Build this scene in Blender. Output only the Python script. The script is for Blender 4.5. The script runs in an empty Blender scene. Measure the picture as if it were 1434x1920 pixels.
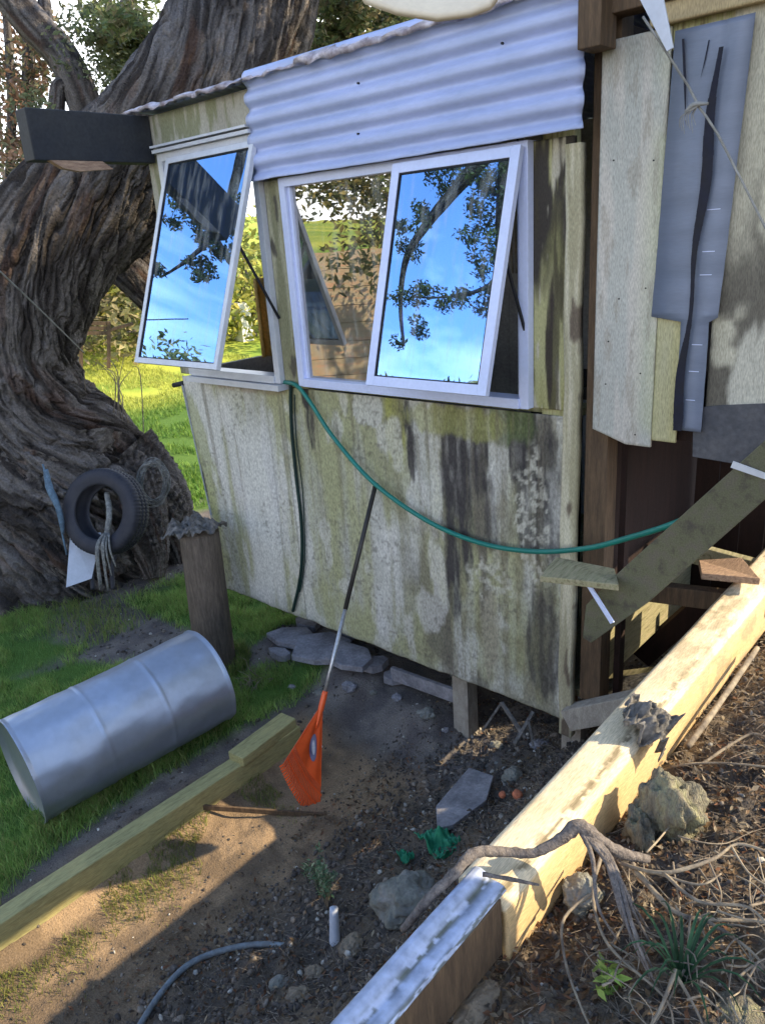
import bpy, math, random
import numpy as np
from mathutils import Vector, Matrix
random.seed(7); RNG = np.random.default_rng(7)
S = bpy.context.scene
COL = S.collection
# ------------------------------------------------------------------ camera
RM = np.array([[0.74726049, 0.17590458, -0.64082708],
               [0.66126068, -0.29238606, 0.690829],
               [-0.06584892, -0.93998296, -0.33480734]])
cd = bpy.data.cameras.new('camera'); cam = bpy.data.objects.new('camera', cd); COL.objects.link(cam)
cd.sensor_fit = 'HORIZONTAL'; cd.sensor_width = 36; cd.lens = 36 * 1439 / 1434
cd.clip_start = 0.05; cd.clip_end = 400
m = Matrix.Identity(4)
for i in range(3):
    m[i][0] = RM[i][0]; m[i][1] = -RM[i][1]; m[i][2] = -RM[i][2]
cam.matrix_world = m
S.camera = cam
# ------------------------------------------------------------------ light
TAN = 0.63
sv = Vector((0.8, 0.6, TAN)).normalized()
elev = math.atan(TAN); azi = math.atan2(0.8, 0.6)
w = bpy.data.worlds.new('World'); S.world = w; w.use_nodes = True
nt = w.node_tree; nt.nodes.clear()
N = nt.nodes.new; LK = nt.links.new
out = N('ShaderNodeOutputWorld'); bg = N('ShaderNodeBackground'); bg.inputs[1].default_value = 0.14
sky = N('ShaderNodeTexSky'); sky.sky_type = 'NISHITA'; sky.sun_disc = False
sky.sun_elevation = elev; sky.sun_rotation = azi; sky.dust_density = 0.6; sky.ozone_density = 2.5
tc = N('ShaderNodeTexCoord'); sep = N('ShaderNodeSeparateXYZ'); LK(tc.outputs['Generated'], sep.inputs[0])
mp = N('ShaderNodeMapping'); mp.inputs['Scale'].default_value = (1, 1, 2.6); LK(tc.outputs['Generated'], mp.inputs[0])
nz = N('ShaderNodeTexNoise'); nz.inputs['Scale'].default_value = 1.7; nz.inputs['Detail'].default_value = 7; nz.inputs['Roughness'].default_value = .55
nz.inputs['Distortion'].default_value = .5
LK(mp.outputs[0], nz.inputs['Vector'])
mr = N('ShaderNodeMapRange'); mr.inputs[1].default_value = 0.0; mr.inputs[2].default_value = 0.5; mr.inputs[3].default_value = 0.34; mr.inputs[4].default_value = -0.06
LK(sep.outputs[2], mr.inputs[0])
ad = N('ShaderNodeMath'); ad.operation = 'ADD'; LK(nz.outputs[0], ad.inputs[0]); LK(mr.outputs[0], ad.inputs[1])
mr2 = N('ShaderNodeMapRange'); mr2.inputs[1].default_value = 0.5; mr2.inputs[2].default_value = 0.68; LK(ad.outputs[0], mr2.inputs[0])
mx = N('ShaderNodeMix'); mx.data_type = 'RGBA'; LK(mr2.outputs[0], mx.inputs[0])
LK(sky.outputs[0], mx.inputs[6]); mx.inputs[7].default_value = (7.2, 7.5, 8.0, 1)
LK(mx.outputs[2], bg.inputs[0]); LK(bg.outputs[0], out.inputs[0])
sd = bpy.data.lights.new('sun', 'SUN'); sun = bpy.data.objects.new('sun', sd); COL.objects.link(sun)
sd.energy = 2.7; sd.angle = math.radians(.5); sd.color = (1.0, .83, .56)
sun.rotation_euler = sv.to_track_quat('Z', 'Y').to_euler()
S.view_settings.view_transform = 'Standard'; S.view_settings.look = 'None'
S.view_settings.exposure = 1.75; S.view_settings.gamma = 1
S.cycles.max_bounces = 6; S.cycles.transparent_max_bounces = 12
# ------------------------------------------------------------------ helpers
def ray(px, py): return RM @ np.array([px - 717., py - 960., 1439.])
def onY(px, py, Y): r = ray(px, py); return r * (Y / r[1])
def onX(px, py, X): r = ray(px, py); return r * (X / r[0])
def onZ(px, py, Z): r = ray(px, py); return r * (Z / r[2])
def at(px, py, k): r = ray(px, py); return r * (k / math.hypot(r[0], r[1]))
def depth(p): return float(RM[:, 2] @ np.asarray(p))
def hsh(i, j, k, s):
    n = (i * 374761393 + j * 668265263 + k * 2147483647 + s * 974634777) & 0xffffffff
    n = ((n ^ (n >> 13)) * 1274126177) & 0xffffffff
    return ((n ^ (n >> 16)) & 0xffff) / 65535.0
def vnoise(x, y, z=0., s=0):
    x, y, z = np.broadcast_arrays(np.asarray(x, float), np.asarray(y, float), np.asarray(z, float))
    xi = np.floor(x).astype(np.int64); yi = np.floor(y).astype(np.int64); zi = np.floor(z).astype(np.int64)
    fx = x - xi; fy = y - yi; fz = z - zi
    fx = fx * fx * (3 - 2 * fx); fy = fy * fy * (3 - 2 * fy); fz = fz * fz * (3 - 2 * fz)
    r = 0
    for a in (0, 1):
        for b in (0, 1):
            for c in (0, 1):
                r = r + hsh(xi + a, yi + b, zi + c, s) * (fx if a else 1 - fx) * (fy if b else 1 - fy) * (fz if c else 1 - fz)
    return r
def fbm(x, y, z=0., o=4, s=0):
    r = 0; a = .5; t = 0
    for i in range(o):
        r = r + a * vnoise(np.asarray(x) * 2**i, np.asarray(y) * 2**i, np.asarray(z) * 2**i, s + i); t += a; a *= .5
    return r / t
def sm(a, b, x): t = np.clip((np.asarray(x, float) - a) / (b - a), 0, 1); return t * t * (3 - 2 * t)
def mixc(a, b, t): t = np.asarray(t)[..., None]; return np.asarray(a) * (1 - t) + np.asarray(b) * t

def tag(o, label=None, cat=None, group=None, kind=None):
    if label: o['label'] = label
    if cat: o['category'] = cat
    if group: o['group'] = group
    if kind: o['kind'] = kind
    return o
def thing(name, loc, label, cat, group=None):
    o = bpy.data.objects.new(name, None); COL.objects.link(o); o.location = loc; o.empty_display_size = .1
    return tag(o, label, cat, group)
def link(name, me, mat=None, parent=None):
    o = bpy.data.objects.new(name, me); COL.objects.link(o)
    if mat: me.materials.append(mat)
    if parent is not None:
        o.parent = parent
        if parent.parent is not None: off = parent.parent.location
        else: off = parent.location
        if parent.type == 'EMPTY':
            for v in (off,): me.transform(Matrix.Translation(-v))
        else:
            me.transform(Matrix.Translation(-(parent.parent.location if parent.parent else Vector((0, 0, 0)))))
    return o
def fastmesh(name, V, F, smooth=False, col=None):
    V = np.asarray(V, float); F = np.asarray(F, np.int64)
    me = bpy.data.meshes.new(name); k = F.shape[1]
    me.vertices.add(len(V)); me.vertices.foreach_set('co', V.ravel())
    me.loops.add(F.size); me.loops.foreach_set('vertex_index', F.ravel())
    me.polygons.add(len(F)); me.polygons.foreach_set('loop_start', np.arange(0, F.size, k))
    me.polygons.foreach_set('loop_total', np.full(len(F), k))
    if smooth: me.polygons.foreach_set('use_smooth', np.ones(len(F), bool))
    me.update(calc_edges=True); me.validate()
    if col is not None:
        a = me.color_attributes.new('Col', 'FLOAT_COLOR', 'POINT')
        a.data.foreach_set('color', np.c_[col, np.ones(len(V))].ravel())
    return me
class MB:
    def __init__(s): s.v = []; s.f = []; s.sm = []
    def add(s, v, f, smooth=False):
        n = len(s.v); s.v += [tuple(map(float, p)) for p in v]; s.f += [tuple(i + n for i in q) for q in f]; s.sm += [smooth] * len(f); return s
    def box(s, a, b, jit=0):
        (x0, y0, z0), (x1, y1, z1) = a, b
        v = [(x0, y0, z0), (x1, y0, z0), (x1, y1, z0), (x0, y1, z0), (x0, y0, z1), (x1, y0, z1), (x1, y1, z1), (x0, y1, z1)]
        v = [tuple(c + random.uniform(-jit, jit) for c in p) for p in v]
        return s.add(v, [(0, 3, 2, 1), (4, 5, 6, 7), (0, 1, 5, 4), (1, 2, 6, 5), (2, 3, 7, 6), (3, 0, 4, 7)])
    def bar(s, p, q, w, h, up=(0, 0, 1)):
        p = Vector(p); q = Vector(q); d = (q - p).normalized(); a = d.cross(Vector(up)).normalized(); b = a.cross(d).normalized()
        v = []
        for c in (p, q):
            for i, j in ((-1, -1), (1, -1), (1, 1), (-1, 1)): v.append(c + a * w / 2 * i + b * h / 2 * j)
        return s.add(v, [(0, 1, 2, 3), (7, 6, 5, 4), (0, 4, 5, 1), (1, 5, 6, 2), (2, 6, 7, 3), (3, 7, 4, 0)])
    def prism(s, pts, d):
        n = len(pts); d = Vector(d); v = [Vector(p) for p in pts] + [Vector(p) + d for p in pts]
        f = [tuple(range(n)), tuple(range(2 * n - 1, n - 1, -1))] + [(i, i + n, (i + 1) % n + n, (i + 1) % n) for i in range(n)]
        return s.add(v, f)
    def tube(s, pts, r, n=10, sub=6, cap=True, seed=0, wob=0):
        P, R = spline(pts, r, sub); V = []; F = []
        d0 = None
        for i in range(len(P)):
            t = P[min(i + 1, len(P) - 1)] - P[max(i - 1, 0)]; t = t / (np.linalg.norm(t) + 1e-9)
            if d0 is None: d0 = np.cross(t, [0.12, .35, .93])
            d0 = d0 - t * (d0 @ t); d0 /= np.linalg.norm(d0) + 1e-9; e = np.cross(t, d0)
            for k in range(n):
                a = 2 * math.pi * k / n; rr = R[i] * (1 + (wob * (random.random() - .5) if wob else 0)); V.append(P[i] + rr * (math.cos(a) * d0 + math.sin(a) * e))
        for i in range(len(P) - 1):
            for k in range(n):
                F.append((i * n + k, i * n + (k + 1) % n, (i + 1) * n + (k + 1) % n, (i + 1) * n + k))
        if cap: F += [tuple(range(n))[::-1], tuple((len(P) - 1) * n + k for k in range(n))]
        return s.add(V, F, True)
    def build(s, name, mat, parent=None, bevel=0, sub=0):
        me = bpy.data.meshes.new(name); me.from_pydata(s.v, [], s.f); me.update()
        me.polygons.foreach_set('use_smooth', s.sm)
        o = link(name, me, mat, parent)
        if bevel:
            b = o.modifiers.new('b', 'BEVEL'); b.width = bevel; b.segments = 2; b.limit_method = 'ANGLE'
        return o
def spline(pts, r, sub):
    P = np.array([list(p) for p in pts], float); n = len(P)
    R = np.array(r if hasattr(r, '__len__') else [r] * n, float)
    if n < 3 or sub < 2: return P, R
    Q = []; RR = []
    for i in range(n - 1):
        a, b, c, d = P[max(i - 1, 0)], P[i], P[i + 1], P[min(i + 2, n - 1)]
        for k in range(sub):
            t = k / sub
            Q.append(.5 * ((2 * b) + (-a + c) * t + (2 * a - 5 * b + 4 * c - d) * t * t + (-a + 3 * b - 3 * c + d) * t**3)); RR.append(R[i] * (1 - t) + R[i + 1] * t)
    Q.append(P[-1]); RR.append(R[-1])
    return np.array(Q), np.array(RR)
# ------------------------------------------------------------------ materials
def mat(name, c1, c2=None, rough=.8, scale=8, bump=.3, stretch=(1, 1, 1), metal=0, attr=False, detail=6, c3=None, bdist=.01, spec=.3, trans=0, fine=60, lo=.35, hi=.65, var=.18):
    M = bpy.data.materials.new(name); M.use_nodes = True; t = M.node_tree; b = t.nodes['Principled BSDF']
    b.inputs['Roughness'].default_value = rough; b.inputs['Metallic'].default_value = metal
    b.inputs['Specular IOR Level'].default_value = spec
    n = t.nodes.new; l = t.links.new
    co = n('ShaderNodeTexCoord'); mp = n('ShaderNodeMapping'); mp.inputs['Scale'].default_value = stretch; l(co.outputs['Object'], mp.inputs[0])
    z = n('ShaderNodeTexNoise'); z.inputs['Scale'].default_value = scale; z.inputs['Detail'].default_value = detail; z.inputs['Roughness'].default_value = .62; l(mp.outputs[0], z.inputs['Vector'])
    z2 = n('ShaderNodeTexNoise'); z2.inputs['Scale'].default_value = fine; z2.inputs['Detail'].default_value = 4; l(mp.outputs[0], z2.inputs['Vector'])
    if attr:
        at_ = n('ShaderNodeAttribute'); at_.attribute_name = 'Col'
        r = n('ShaderNodeMapRange'); r.inputs[1].default_value = .3; r.inputs[2].default_value = .7; r.inputs[3].default_value = .72; r.inputs[4].default_value = 1.28; l(z2.outputs[0], r.inputs[0])
        vm = n('ShaderNodeVectorMath'); vm.operation = 'SCALE'; l(at_.outputs['Color'], vm.inputs[0]); l(r.outputs[0], vm.inputs['Scale']); src = vm.outputs[0]
    else:
        c2 = c2 or tuple(x * .6 for x in c1)
        r = n('ShaderNodeValToRGB'); e = r.color_ramp.elements; e[0].position = lo; e[1].position = hi; e[0].color = (*c1, 1); e[1].color = (*c2, 1)
        if c3: q = e.new((lo + hi) / 2 + .02); q.color = (*c3, 1)
        l(z.outputs[0], r.inputs[0])
        vr = n('ShaderNodeMapRange'); vr.inputs[1].default_value = .3; vr.inputs[2].default_value = .7; vr.inputs[3].default_value = 1 - var; vr.inputs[4].default_value = 1 + var; l(z2.outputs[0], vr.inputs[0])
        vm = n('ShaderNodeVectorMath'); vm.operation = 'SCALE'; l(r.outputs[0], vm.inputs[0]); l(vr.outputs[0], vm.inputs['Scale']); src = vm.outputs[0]
    l(src, b.inputs['Base Color'])
    if bump:
        a = n('ShaderNodeMath'); a.operation = 'MULTIPLY_ADD'; l(z2.outputs[0], a.inputs[0]); a.inputs[1].default_value = .5; l(z.outputs[0], a.inputs[2])
        u = n('ShaderNodeBump'); u.inputs['Strength'].default_value = bump; u.inputs['Distance'].default_value = bdist; l(a.outputs[0], u.inputs['Height']); l(u.outputs[0], b.inputs['Normal'])
    if trans:
        tr = n('ShaderNodeBsdfTranslucent'); l(src, tr.inputs[0]); ms = n('ShaderNodeMixShader'); ms.inputs[0].default_value = trans
        o = t.nodes['Material Output']; l(b.outputs[0], ms.inputs[1]); l(tr.outputs[0], ms.inputs[2]); l(ms.outputs[0], o.inputs[0])
    return M
M = {}
M['soil'] = mat('soil', (1, 1, 1), attr=True, rough=.95, scale=30, fine=140, bump=.9, bdist=.012, spec=.1)
M['leafcol'] = mat('leaf_tint', (1, 1, 1), attr=True, rough=.55, fine=20, bump=0, spec=.3, trans=.35)
M['grass'] = mat('grass_blade', (1, 1, 1), attr=True, rough=.6, fine=15, bump=0, spec=.2, trans=.4)
M['stone'] = mat('stone_tint', (1, 1, 1), attr=True, rough=.9, scale=14, fine=70, bump=.5, spec=.2)
M['panel'] = mat('stained_sheet', (1, 1, 1), attr=True, rough=.85, scale=25, fine=110, bump=.35, bdist=.004, stretch=(1, 1, .5))
M['bark'] = mat('bark', (1, 1, 1), attr=True, rough=.95, scale=22, fine=60, bump=1, bdist=.035, spec=.1)
M['timber'] = mat('weathered_timber', (.36, .31, .2), (.2, .17, .1), rough=.85, scale=7, stretch=(9, 1, 9), fine=30, bump=.4, c3=(.3, .28, .16))
M['timberz'] = mat('weathered_upright', (.5, .46, .3), (.24, .2, .12), rough=.85, scale=7, stretch=(9, 9, 1), fine=30, bump=.5, c3=(.4, .4, .2))
M['brown'] = mat('brown_post', (.13, .085, .05), (.075, .05, .032), rough=.8, scale=6, stretch=(9, 9, 1), fine=30, bump=.3)
M['dark'] = mat('dark_beam', (.02, .023, .03), (.03, .032, .036), rough=.6, scale=5, bump=.2)
M['brokenwood'] = mat('broken_wood', (.45, .3, .2), (.25, .16, .11), rough=.9, scale=12, stretch=(8, 1, 8), bump=.6)
M['alu'] = mat('white_aluminium', (.6, .66, .88), (.54, .6, .82), rough=.35, scale=4, bump=.03, spec=.5, var=.04)
M['alu2'] = mat('pale_grey_aluminium', (.62, .64, .68), (.5, .52, .57), rough=.35, scale=4, bump=.03, spec=.5, var=.04)
M['gasket'] = mat('gasket', (.02, .02, .025), rough=.6, bump=0)
M['iron'] = mat('painted_iron', (.44, .5, .74), (.34, .4, .6), rough=.45, scale=4, bump=.06, spec=.5, stretch=(.5, 1, 2), var=.04)
M['ironedge'] = mat('crumpled_flashing', (.58, .55, .62), (.24, .2, .22), rough=.6, scale=14, bump=.6)
M['flash'] = mat('blue_grey_flashing', (.17, .2, .275), (.14, .17, .235), rough=.45, scale=3, bump=.15, metal=.1, spec=.5, stretch=(.6, 1, 4), var=.04)
M['flash2'] = mat('dark_lead_flashing', (.055, .06, .075), (.1, .1, .11), rough=.5, scale=6, bump=.3)
M['black'] = mat('fold_and_shade_black', (.01, .012, .03), (.015, .015, .02), rough=.7, bump=.1)
M['inner'] = mat('inner_wall', (.42, .4, .38), (.33, .31, .3), rough=.9, scale=4, bump=.1)
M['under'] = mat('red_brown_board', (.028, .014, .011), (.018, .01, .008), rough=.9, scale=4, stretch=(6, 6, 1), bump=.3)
M['rubber'] = mat('rubber', (.028, .03, .042), (.045, .045, .055), rough=.62, scale=10, bump=.2, var=.04)
M['galv'] = mat('galvanised_drum', (.5, .56, .7), (.33, .37, .46), rough=.46, scale=2.5, bump=.08, metal=.8, c3=(.42, .46, .54), fine=25, lo=.1, hi=.95, var=.05)
M['rope'] = mat('old_rope', (.3, .3, .28), (.14, .14, .14), rough=.95, scale=40, bump=.6)
M['rag'] = mat('grey_rag', (.2, .19, .18), (.07, .065, .06), rough=.95, scale=25, bump=.6)
M['bluerag'] = mat('blue_strap', (.14, .22, .3), (.08, .12, .17), rough=.9, scale=20, bump=.4)
M['white'] = mat('white_board', (.62, .66, .76), (.5, .54, .62), rough=.5, scale=5, bump=.1, var=.04)
M['orange'] = mat('orange_plastic', (.9, .13, .03), (.8, .1, .02), rough=.38, scale=10, bump=.03, spec=.5, var=.04)
M['sticker'] = mat('grey_sticker', (.28, .27, .4), (.12, .1, .18), rough=.5, scale=30, bump=0)
M['stickw'] = mat('pale_sticker_print', (.65, .62, .66), (.5, .48, .52), rough=.5, bump=0)
M['handle'] = mat('black_handle', (.03, .028, .026), (.05, .045, .04), rough=.45, bump=.05)
M['steel'] = mat('steel_handle', (.55, .55, .56), (.35, .34, .33), rough=.38, metal=.7, scale=12, bump=.1)
M['hose'] = mat('green_hose', (.01, .19, .15), (.008, .15, .12), rough=.4, scale=8, bump=.05, spec=.5, var=.04)
M['hose2'] = mat('dark_green_hose', (.012, .035, .03), (.01, .025, .022), rough=.45, scale=8, bump=.05)
M['hosegrey'] = mat('grey_pipe', (.2, .24, .27), (.13, .14, .15), rough=.5, scale=20, bump=.2)
M['sleeper'] = mat('treated_sleeper', (.42, .36, .16), (.27, .24, .11), rough=.85, scale=6, stretch=(8, 1, 8), fine=30, bump=.4, c3=(.36, .33, .15))
M['pole'] = mat('wooden_pile', (.15, .12, .095), (.085, .068, .055), rough=.85, scale=7, stretch=(8, 8, 1), fine=30, bump=.5)
M['slab'] = mat('broken_concrete', (.3, .29, .31), (.17, .165, .18), rough=.95, scale=10, bump=.5)
M['rock'] = mat('grey_rock', (.26, .25, .23), (.14, .14, .13), rough=.95, scale=6, bump=.8, bdist=.02, c3=(.2, .2, .17))
M['rockb'] = mat('brown_rock', (.3, .24, .17), (.16, .13, .1), rough=.95, scale=8, bump=.7, bdist=.02)
M['mossrock'] = mat('mossy_stump', (.3, .29, .17), (.12, .11, .09), rough=.95, scale=6, stretch=(4, 4, 1), bump=.9, bdist=.02, c3=(.2, .18, .13))
M['terra'] = mat('terracotta', (.6, .2, .1), (.42, .14, .08), rough=.85, scale=10, bump=.3)
M['capm'] = mat('painted_cap', (1, 1, 1), attr=True, rough=.5, scale=8, fine=30, bump=.12, bdist=.003)
M['greennet'] = mat('green_plastic', (.04, .3, .16), (.02, .18, .1), rough=.5, scale=20, bump=.4)
M['twig'] = mat('dry_twig', (.34, .28, .2), (.13, .105, .085), rough=.9, scale=14, bump=.5)
M['root'] = mat('grey_root', (.22, .19, .17), (.1, .085, .08), rough=.95, scale=16, stretch=(3, 3, 3), bump=.9)
M['cream'] = mat('cream_canvas', (.75, .68, .55), (.66, .6, .5), rough=.9, scale=4, bump=.05, var=.04)
M['cable'] = mat('grey_cable', (.3, .3, .29), (.2, .2, .19), rough=.6, bump=0)
M['curtain'] = mat('pale_curtain', (.62, .58, .6), (.5, .46, .45), rough=.95, scale=6, bump=.1, trans=.3)
M['curtaino'] = mat('golden_curtain', (.7, .48, .18), (.6, .4, .14), rough=.95, scale=6, bump=.1, trans=.4)
M['teal'] = mat('pale_blue_bottle', (.3, .55, .65), (.25, .48, .6), rough=.4, bump=0)
M['bush'] = M['leafcol']
M['concrete'] = mat('pale_concrete', (.8, .78, .72), (.72, .7, .64), rough=.9, scale=3, bump=.1)
M['clay'] = mat('clay_boards', (.4, .25, .17), (.27, .19, .13), rough=.9, scale=3, stretch=(1, 1, 7), bump=.3, c3=(.3, .27, .2))
M['ply'] = mat('ply_tint', (1, 1, 1), attr=True, rough=.8, scale=14, fine=60, bump=.3, bdist=.004, stretch=(6, 6, 1))
M['palewood'] = mat('pale_grey_wood', (.42, .38, .32), (.28, .25, .21), rough=.9, scale=7, stretch=(5, 5, 2), bump=.5)
def glass(name, fac, tint=(.92, .96, 1)):
    g = bpy.data.materials.new(name); g.use_nodes = True; t = g.node_tree; t.nodes.remove(t.nodes['Principled BSDF']); n = t.nodes.new
    a = n('ShaderNodeBsdfGlossy'); a.inputs['Roughness'].default_value = .0; a.inputs['Color'].default_value = (*tint, 1)
    b = n('ShaderNodeBsdfTransparent'); b.inputs[0].default_value = (.8, .84, .84, 1)
    tcn = n('ShaderNodeTexCoord'); wn = n('ShaderNodeTexNoise'); wn.inputs['Scale'].default_value = 2.2; t.links.new(tcn.outputs['Object'], wn.inputs['Vector']); bp = n('ShaderNodeBump'); bp.inputs['Strength'].default_value = .12; bp.inputs['Distance'].default_value = .006; t.links.new(wn.outputs[0], bp.inputs['Height']); t.links.new(bp.outputs[0], a.inputs['Normal'])
    f = n('ShaderNodeLayerWeight'); f.inputs[0].default_value = .35
    ma = n('ShaderNodeMapRange'); ma.inputs[3].default_value = fac; ma.inputs[4].default_value = 1
    t.links.new(f.outputs['Fresnel'], ma.inputs[0])
    mx = n('ShaderNodeMixShader'); t.links.new(ma.outputs[0], mx.inputs[0]); t.links.new(b.outputs[0], mx.inputs[1]); t.links.new(a.outputs[0], mx.inputs[2])
    df = n('ShaderNodeBsdfDiffuse'); df.inputs[0].default_value = (.6, .62, .6, 1); m3 = n('ShaderNodeMixShader'); dn_ = n('ShaderNodeTexNoise'); dn_.inputs['Scale'].default_value = 9; dn_.inputs['Detail'].default_value = 8; mpp = n('ShaderNodeMapping'); mpp.inputs['Scale'].default_value = (3, 1, .5); t.links.new(tcn.outputs['Object'], mpp.inputs[0]); t.links.new(mpp.outputs[0], dn_.inputs['Vector'])
    dr_ = n('ShaderNodeMapRange'); dr_.inputs[1].default_value = .5; dr_.inputs[2].default_value = .8; dr_.inputs[3].default_value = .015; dr_.inputs[4].default_value = .3; t.links.new(dn_.outputs[0], dr_.inputs[0]); t.links.new(dr_.outputs[0], m3.inputs[0]); t.links.new(mx.outputs[0], m3.inputs[1]); t.links.new(df.outputs[0], m3.inputs[2])
    t.links.new(m3.outputs[0], t.nodes['Material Output'].inputs[0]); return g
M['glass'] = glass('window_glass', .6, (.38, .63, 1)); M['glassf'] = glass('fixed_window_glass', .4, (1, .96, .9))
# ------------------------------------------------------------------ ground
PX = [-300, -60, -30, -14, -8, -5.5, -4.2, -3.5, -3.2, -3.08, -2.95, -2.5, -2.25, -1.95, -1.67, -1.35, -1.1, -.95, -.8, -.5, .5, 3, 20, 300]
PZ = [3, 2.2, -.5, -2.7, -2.85, -2.84, -2.8, -2.74, -2.73, -2.74, -2.84, -2.86, -2.84, -2.74, -2.6, -2.36, -2.1, -1.93, -1.75, -1.64, -1.5, -1.5, -1.5, -1.5]
def ground_z(x, y):
    x = np.asarray(x, float); y = np.asarray(y, float)
    wob = (fbm(y * 1.3, x * .6, 0, 2, 5) - .5) * .22 * sm(-3.0, -2.4, x) * (1 - sm(-1.15, -.95, x))
    z = np.interp(x + wob, PX, PZ)
    z = z + sm(2.75, 3.05, y) * .13 * sm(-4.6, -4.0, x) * (1 - sm(-2.6, -2.3, x))
    z = z + .25 * sm(1.2, 0.3, y) * sm(-2.2, -1.5, x) * (1 - sm(-1.0, -.8, x))
    z = z + np.maximum(0, y - 30) * .03
    return z
def G(px, py, lift=0.):
    r = ray(px, py); r = r / np.linalg.norm(r); t = .5
    for i in range(3000):
        p = r * t
        if p[2] <= ground_z(p[0], p[1]) + lift: return p
        t += .012 if t < 12 else .1
    return p
def axis(segs):
    a = []
    for x0, x1, n in segs: a += list(np.linspace(x0, x1, n, endpoint=False))
    return np.array(a + [segs[-1][1]])
gx = axis([(-300, -60, 20), (-60, -16, 40), (-16, -7, 80), (-7, -5, 70), (-5, .6, 290), (.6, 4, 30), (4, 300, 20)])
gy = axis([(-300, -20, 15), (-20, -1, 40), (-1, .3, 20), (.3, 4, 190), (4, 10, 60), (10, 40, 50), (40, 300, 15)])
X, Y = np.meshgrid(gx, gy, indexing='ij')
Z = ground_z(X, Y)
near = sm(-7, -5, X) * sm(5, 4, Y) * (Y > 0)
rough_ = sm(-2.7, -2.0, X)
Z = Z + (fbm(X * 7, Y * 7, 0, 4, 11) - .5) * (.03 + .07 * rough_) * np.maximum(near, .3)
Z = Z + (fbm(X * 28, Y * 28, 0, 3, 15) - .5) * (.012 + .03 * rough_) * near
# colour zones
n1 = fbm(X * 1.7, Y * 1.7, 0, 4, 21); n2 = fbm(X * 9, Y * 9, 0, 3, 31); n3 = fbm(X * 22, Y * 22, 0, 3, 41)
def grass_mask(x, y):
    n = fbm(np.asarray(x) * 3, np.asarray(y) * 3, 0, 3, 51); q = x + (n - .5) * .9
    g = (1 - sm(-3.45, -3.28, x + (n - .5) * .25)) * sm(-5.55, -5.2, q) * (1 - sm(2.65, 2.8, y - (x + 4.) * .5))
    g = np.maximum(g, (1 - sm(2.1, 2.4, y + (n - .5) * .5)) * (1 - sm(-5.5, -5.2, x)))
    g = np.maximum(g, (1 - sm(-7.6, -7.2, q)))
    g = np.maximum(g, sm(-6, -5.7, x) * (1 - sm(-4.25, -4.0, q)) * sm(2.85, 3.0, y))
    return g
GM = grass_mask(X, Y)
litter = mixc((.085, .072, .062), (.16, .125, .09), sm(.35, .65, n2)); litter = mixc(litter, (.2, .12, .06), sm(.56, .7, n3) * .6 * sm(-1.2, -.7, X))
path = mixc((.3, .21, .13), (.17, .122, .08), sm(.4, .6, n1 * .5 + n2 * .5)); path = mixc(path, (.1, .085, .072), sm(-2.42, -2.1, X + (n1 - .5) * .2))
col = mixc(path, litter, sm(-2.2, -1.9, X))
dirt = mixc((.12, .105, .1), (.2, .175, .155), sm(.3, .7, n2)); col = mixc(col, dirt, sm(2.5, 2.8, Y) * sm(-4.5, -4, X) * (1 - sm(-2.2, -1.7, X)))
col = mixc(col, dirt, (1 - sm(-3.3, -3.1, X)))
gcol = mixc((.07, .14, .03), (.12, .2, .04), n1); gcol = mixc(gcol, mixc((.4, .43, .07), (.2, .3, .05), sm(.45, .6, fbm(X * .5, Y * .5, 0, 3, 25))), 1 - sm(-13.5, -12, X))  # sunlit yellow far lawn and tree-shade green nearer are in the colour
col = mixc(col, gcol, GM)
ni, nj = X.shape; idx = np.arange(ni * nj).reshape(ni, nj)
F = np.stack([idx[:-1, :-1], idx[1:, :-1], idx[1:, 1:], idx[:-1, 1:]], -1).reshape(-1, 4)
g = link('ground', fastmesh('ground', np.c_[X.ravel(), Y.ravel(), Z.ravel()], F, True, col.reshape(-1, 3)), M['soil'])
tag(g, kind='structure')

def ico():
    t = (1 + 5**.5) / 2
    v = np.array([(-1, t, 0), (1, t, 0), (-1, -t, 0), (1, -t, 0), (0, -1, t), (0, 1, t), (0, -1, -t), (0, 1, -t), (t, 0, -1), (t, 0, 1), (-t, 0, -1), (-t, 0, 1)], float)
    f = np.array([(0, 11, 5), (0, 5, 1), (0, 1, 7), (0, 7, 10), (0, 10, 11), (1, 5, 9), (5, 11, 4), (11, 10, 2), (10, 7, 6), (7, 1, 8), (3, 9, 4), (3, 4, 2), (3, 2, 6), (3, 6, 8), (3, 8, 9), (4, 9, 5), (2, 4, 11), (6, 2, 10), (8, 6, 7), (9, 8, 1)])
    return v / np.linalg.norm(v[0]), f
def rots(n, tilt=math.pi):
    a = RNG.uniform(0, 2 * np.pi, n); b = RNG.uniform(-tilt, tilt, n); c = RNG.uniform(-tilt, tilt, n)
    def R(ax, t):
        m = np.zeros((n, 3, 3)); i, j = [(1, 2), (2, 0), (0, 1)][ax]; m[:, ax, ax] = 1; m[:, i, i] = np.cos(t); m[:, j, j] = np.cos(t); m[:, i, j] = -np.sin(t); m[:, j, i] = np.sin(t); return m
    return R(2, a) @ R(0, b) @ R(1, c)
def scatter(name, base_v, base_f, pos, scale, cols, rot, mat_, label, cat):
    n = len(pos); k = len(base_v)
    V = np.einsum('nij,nkj->nki', rot, base_v[None] * scale) + pos[:, None]
    V = V.reshape(-1, 3); F = (base_f[None] + (np.arange(n) * k)[:, None, None]).reshape(-1, base_f.shape[1])
    o = link(name, fastmesh(name, V, F, False, np.repeat(cols, k, 0)), mat_); return tag(o, label, cat, kind='stuff')
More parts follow.
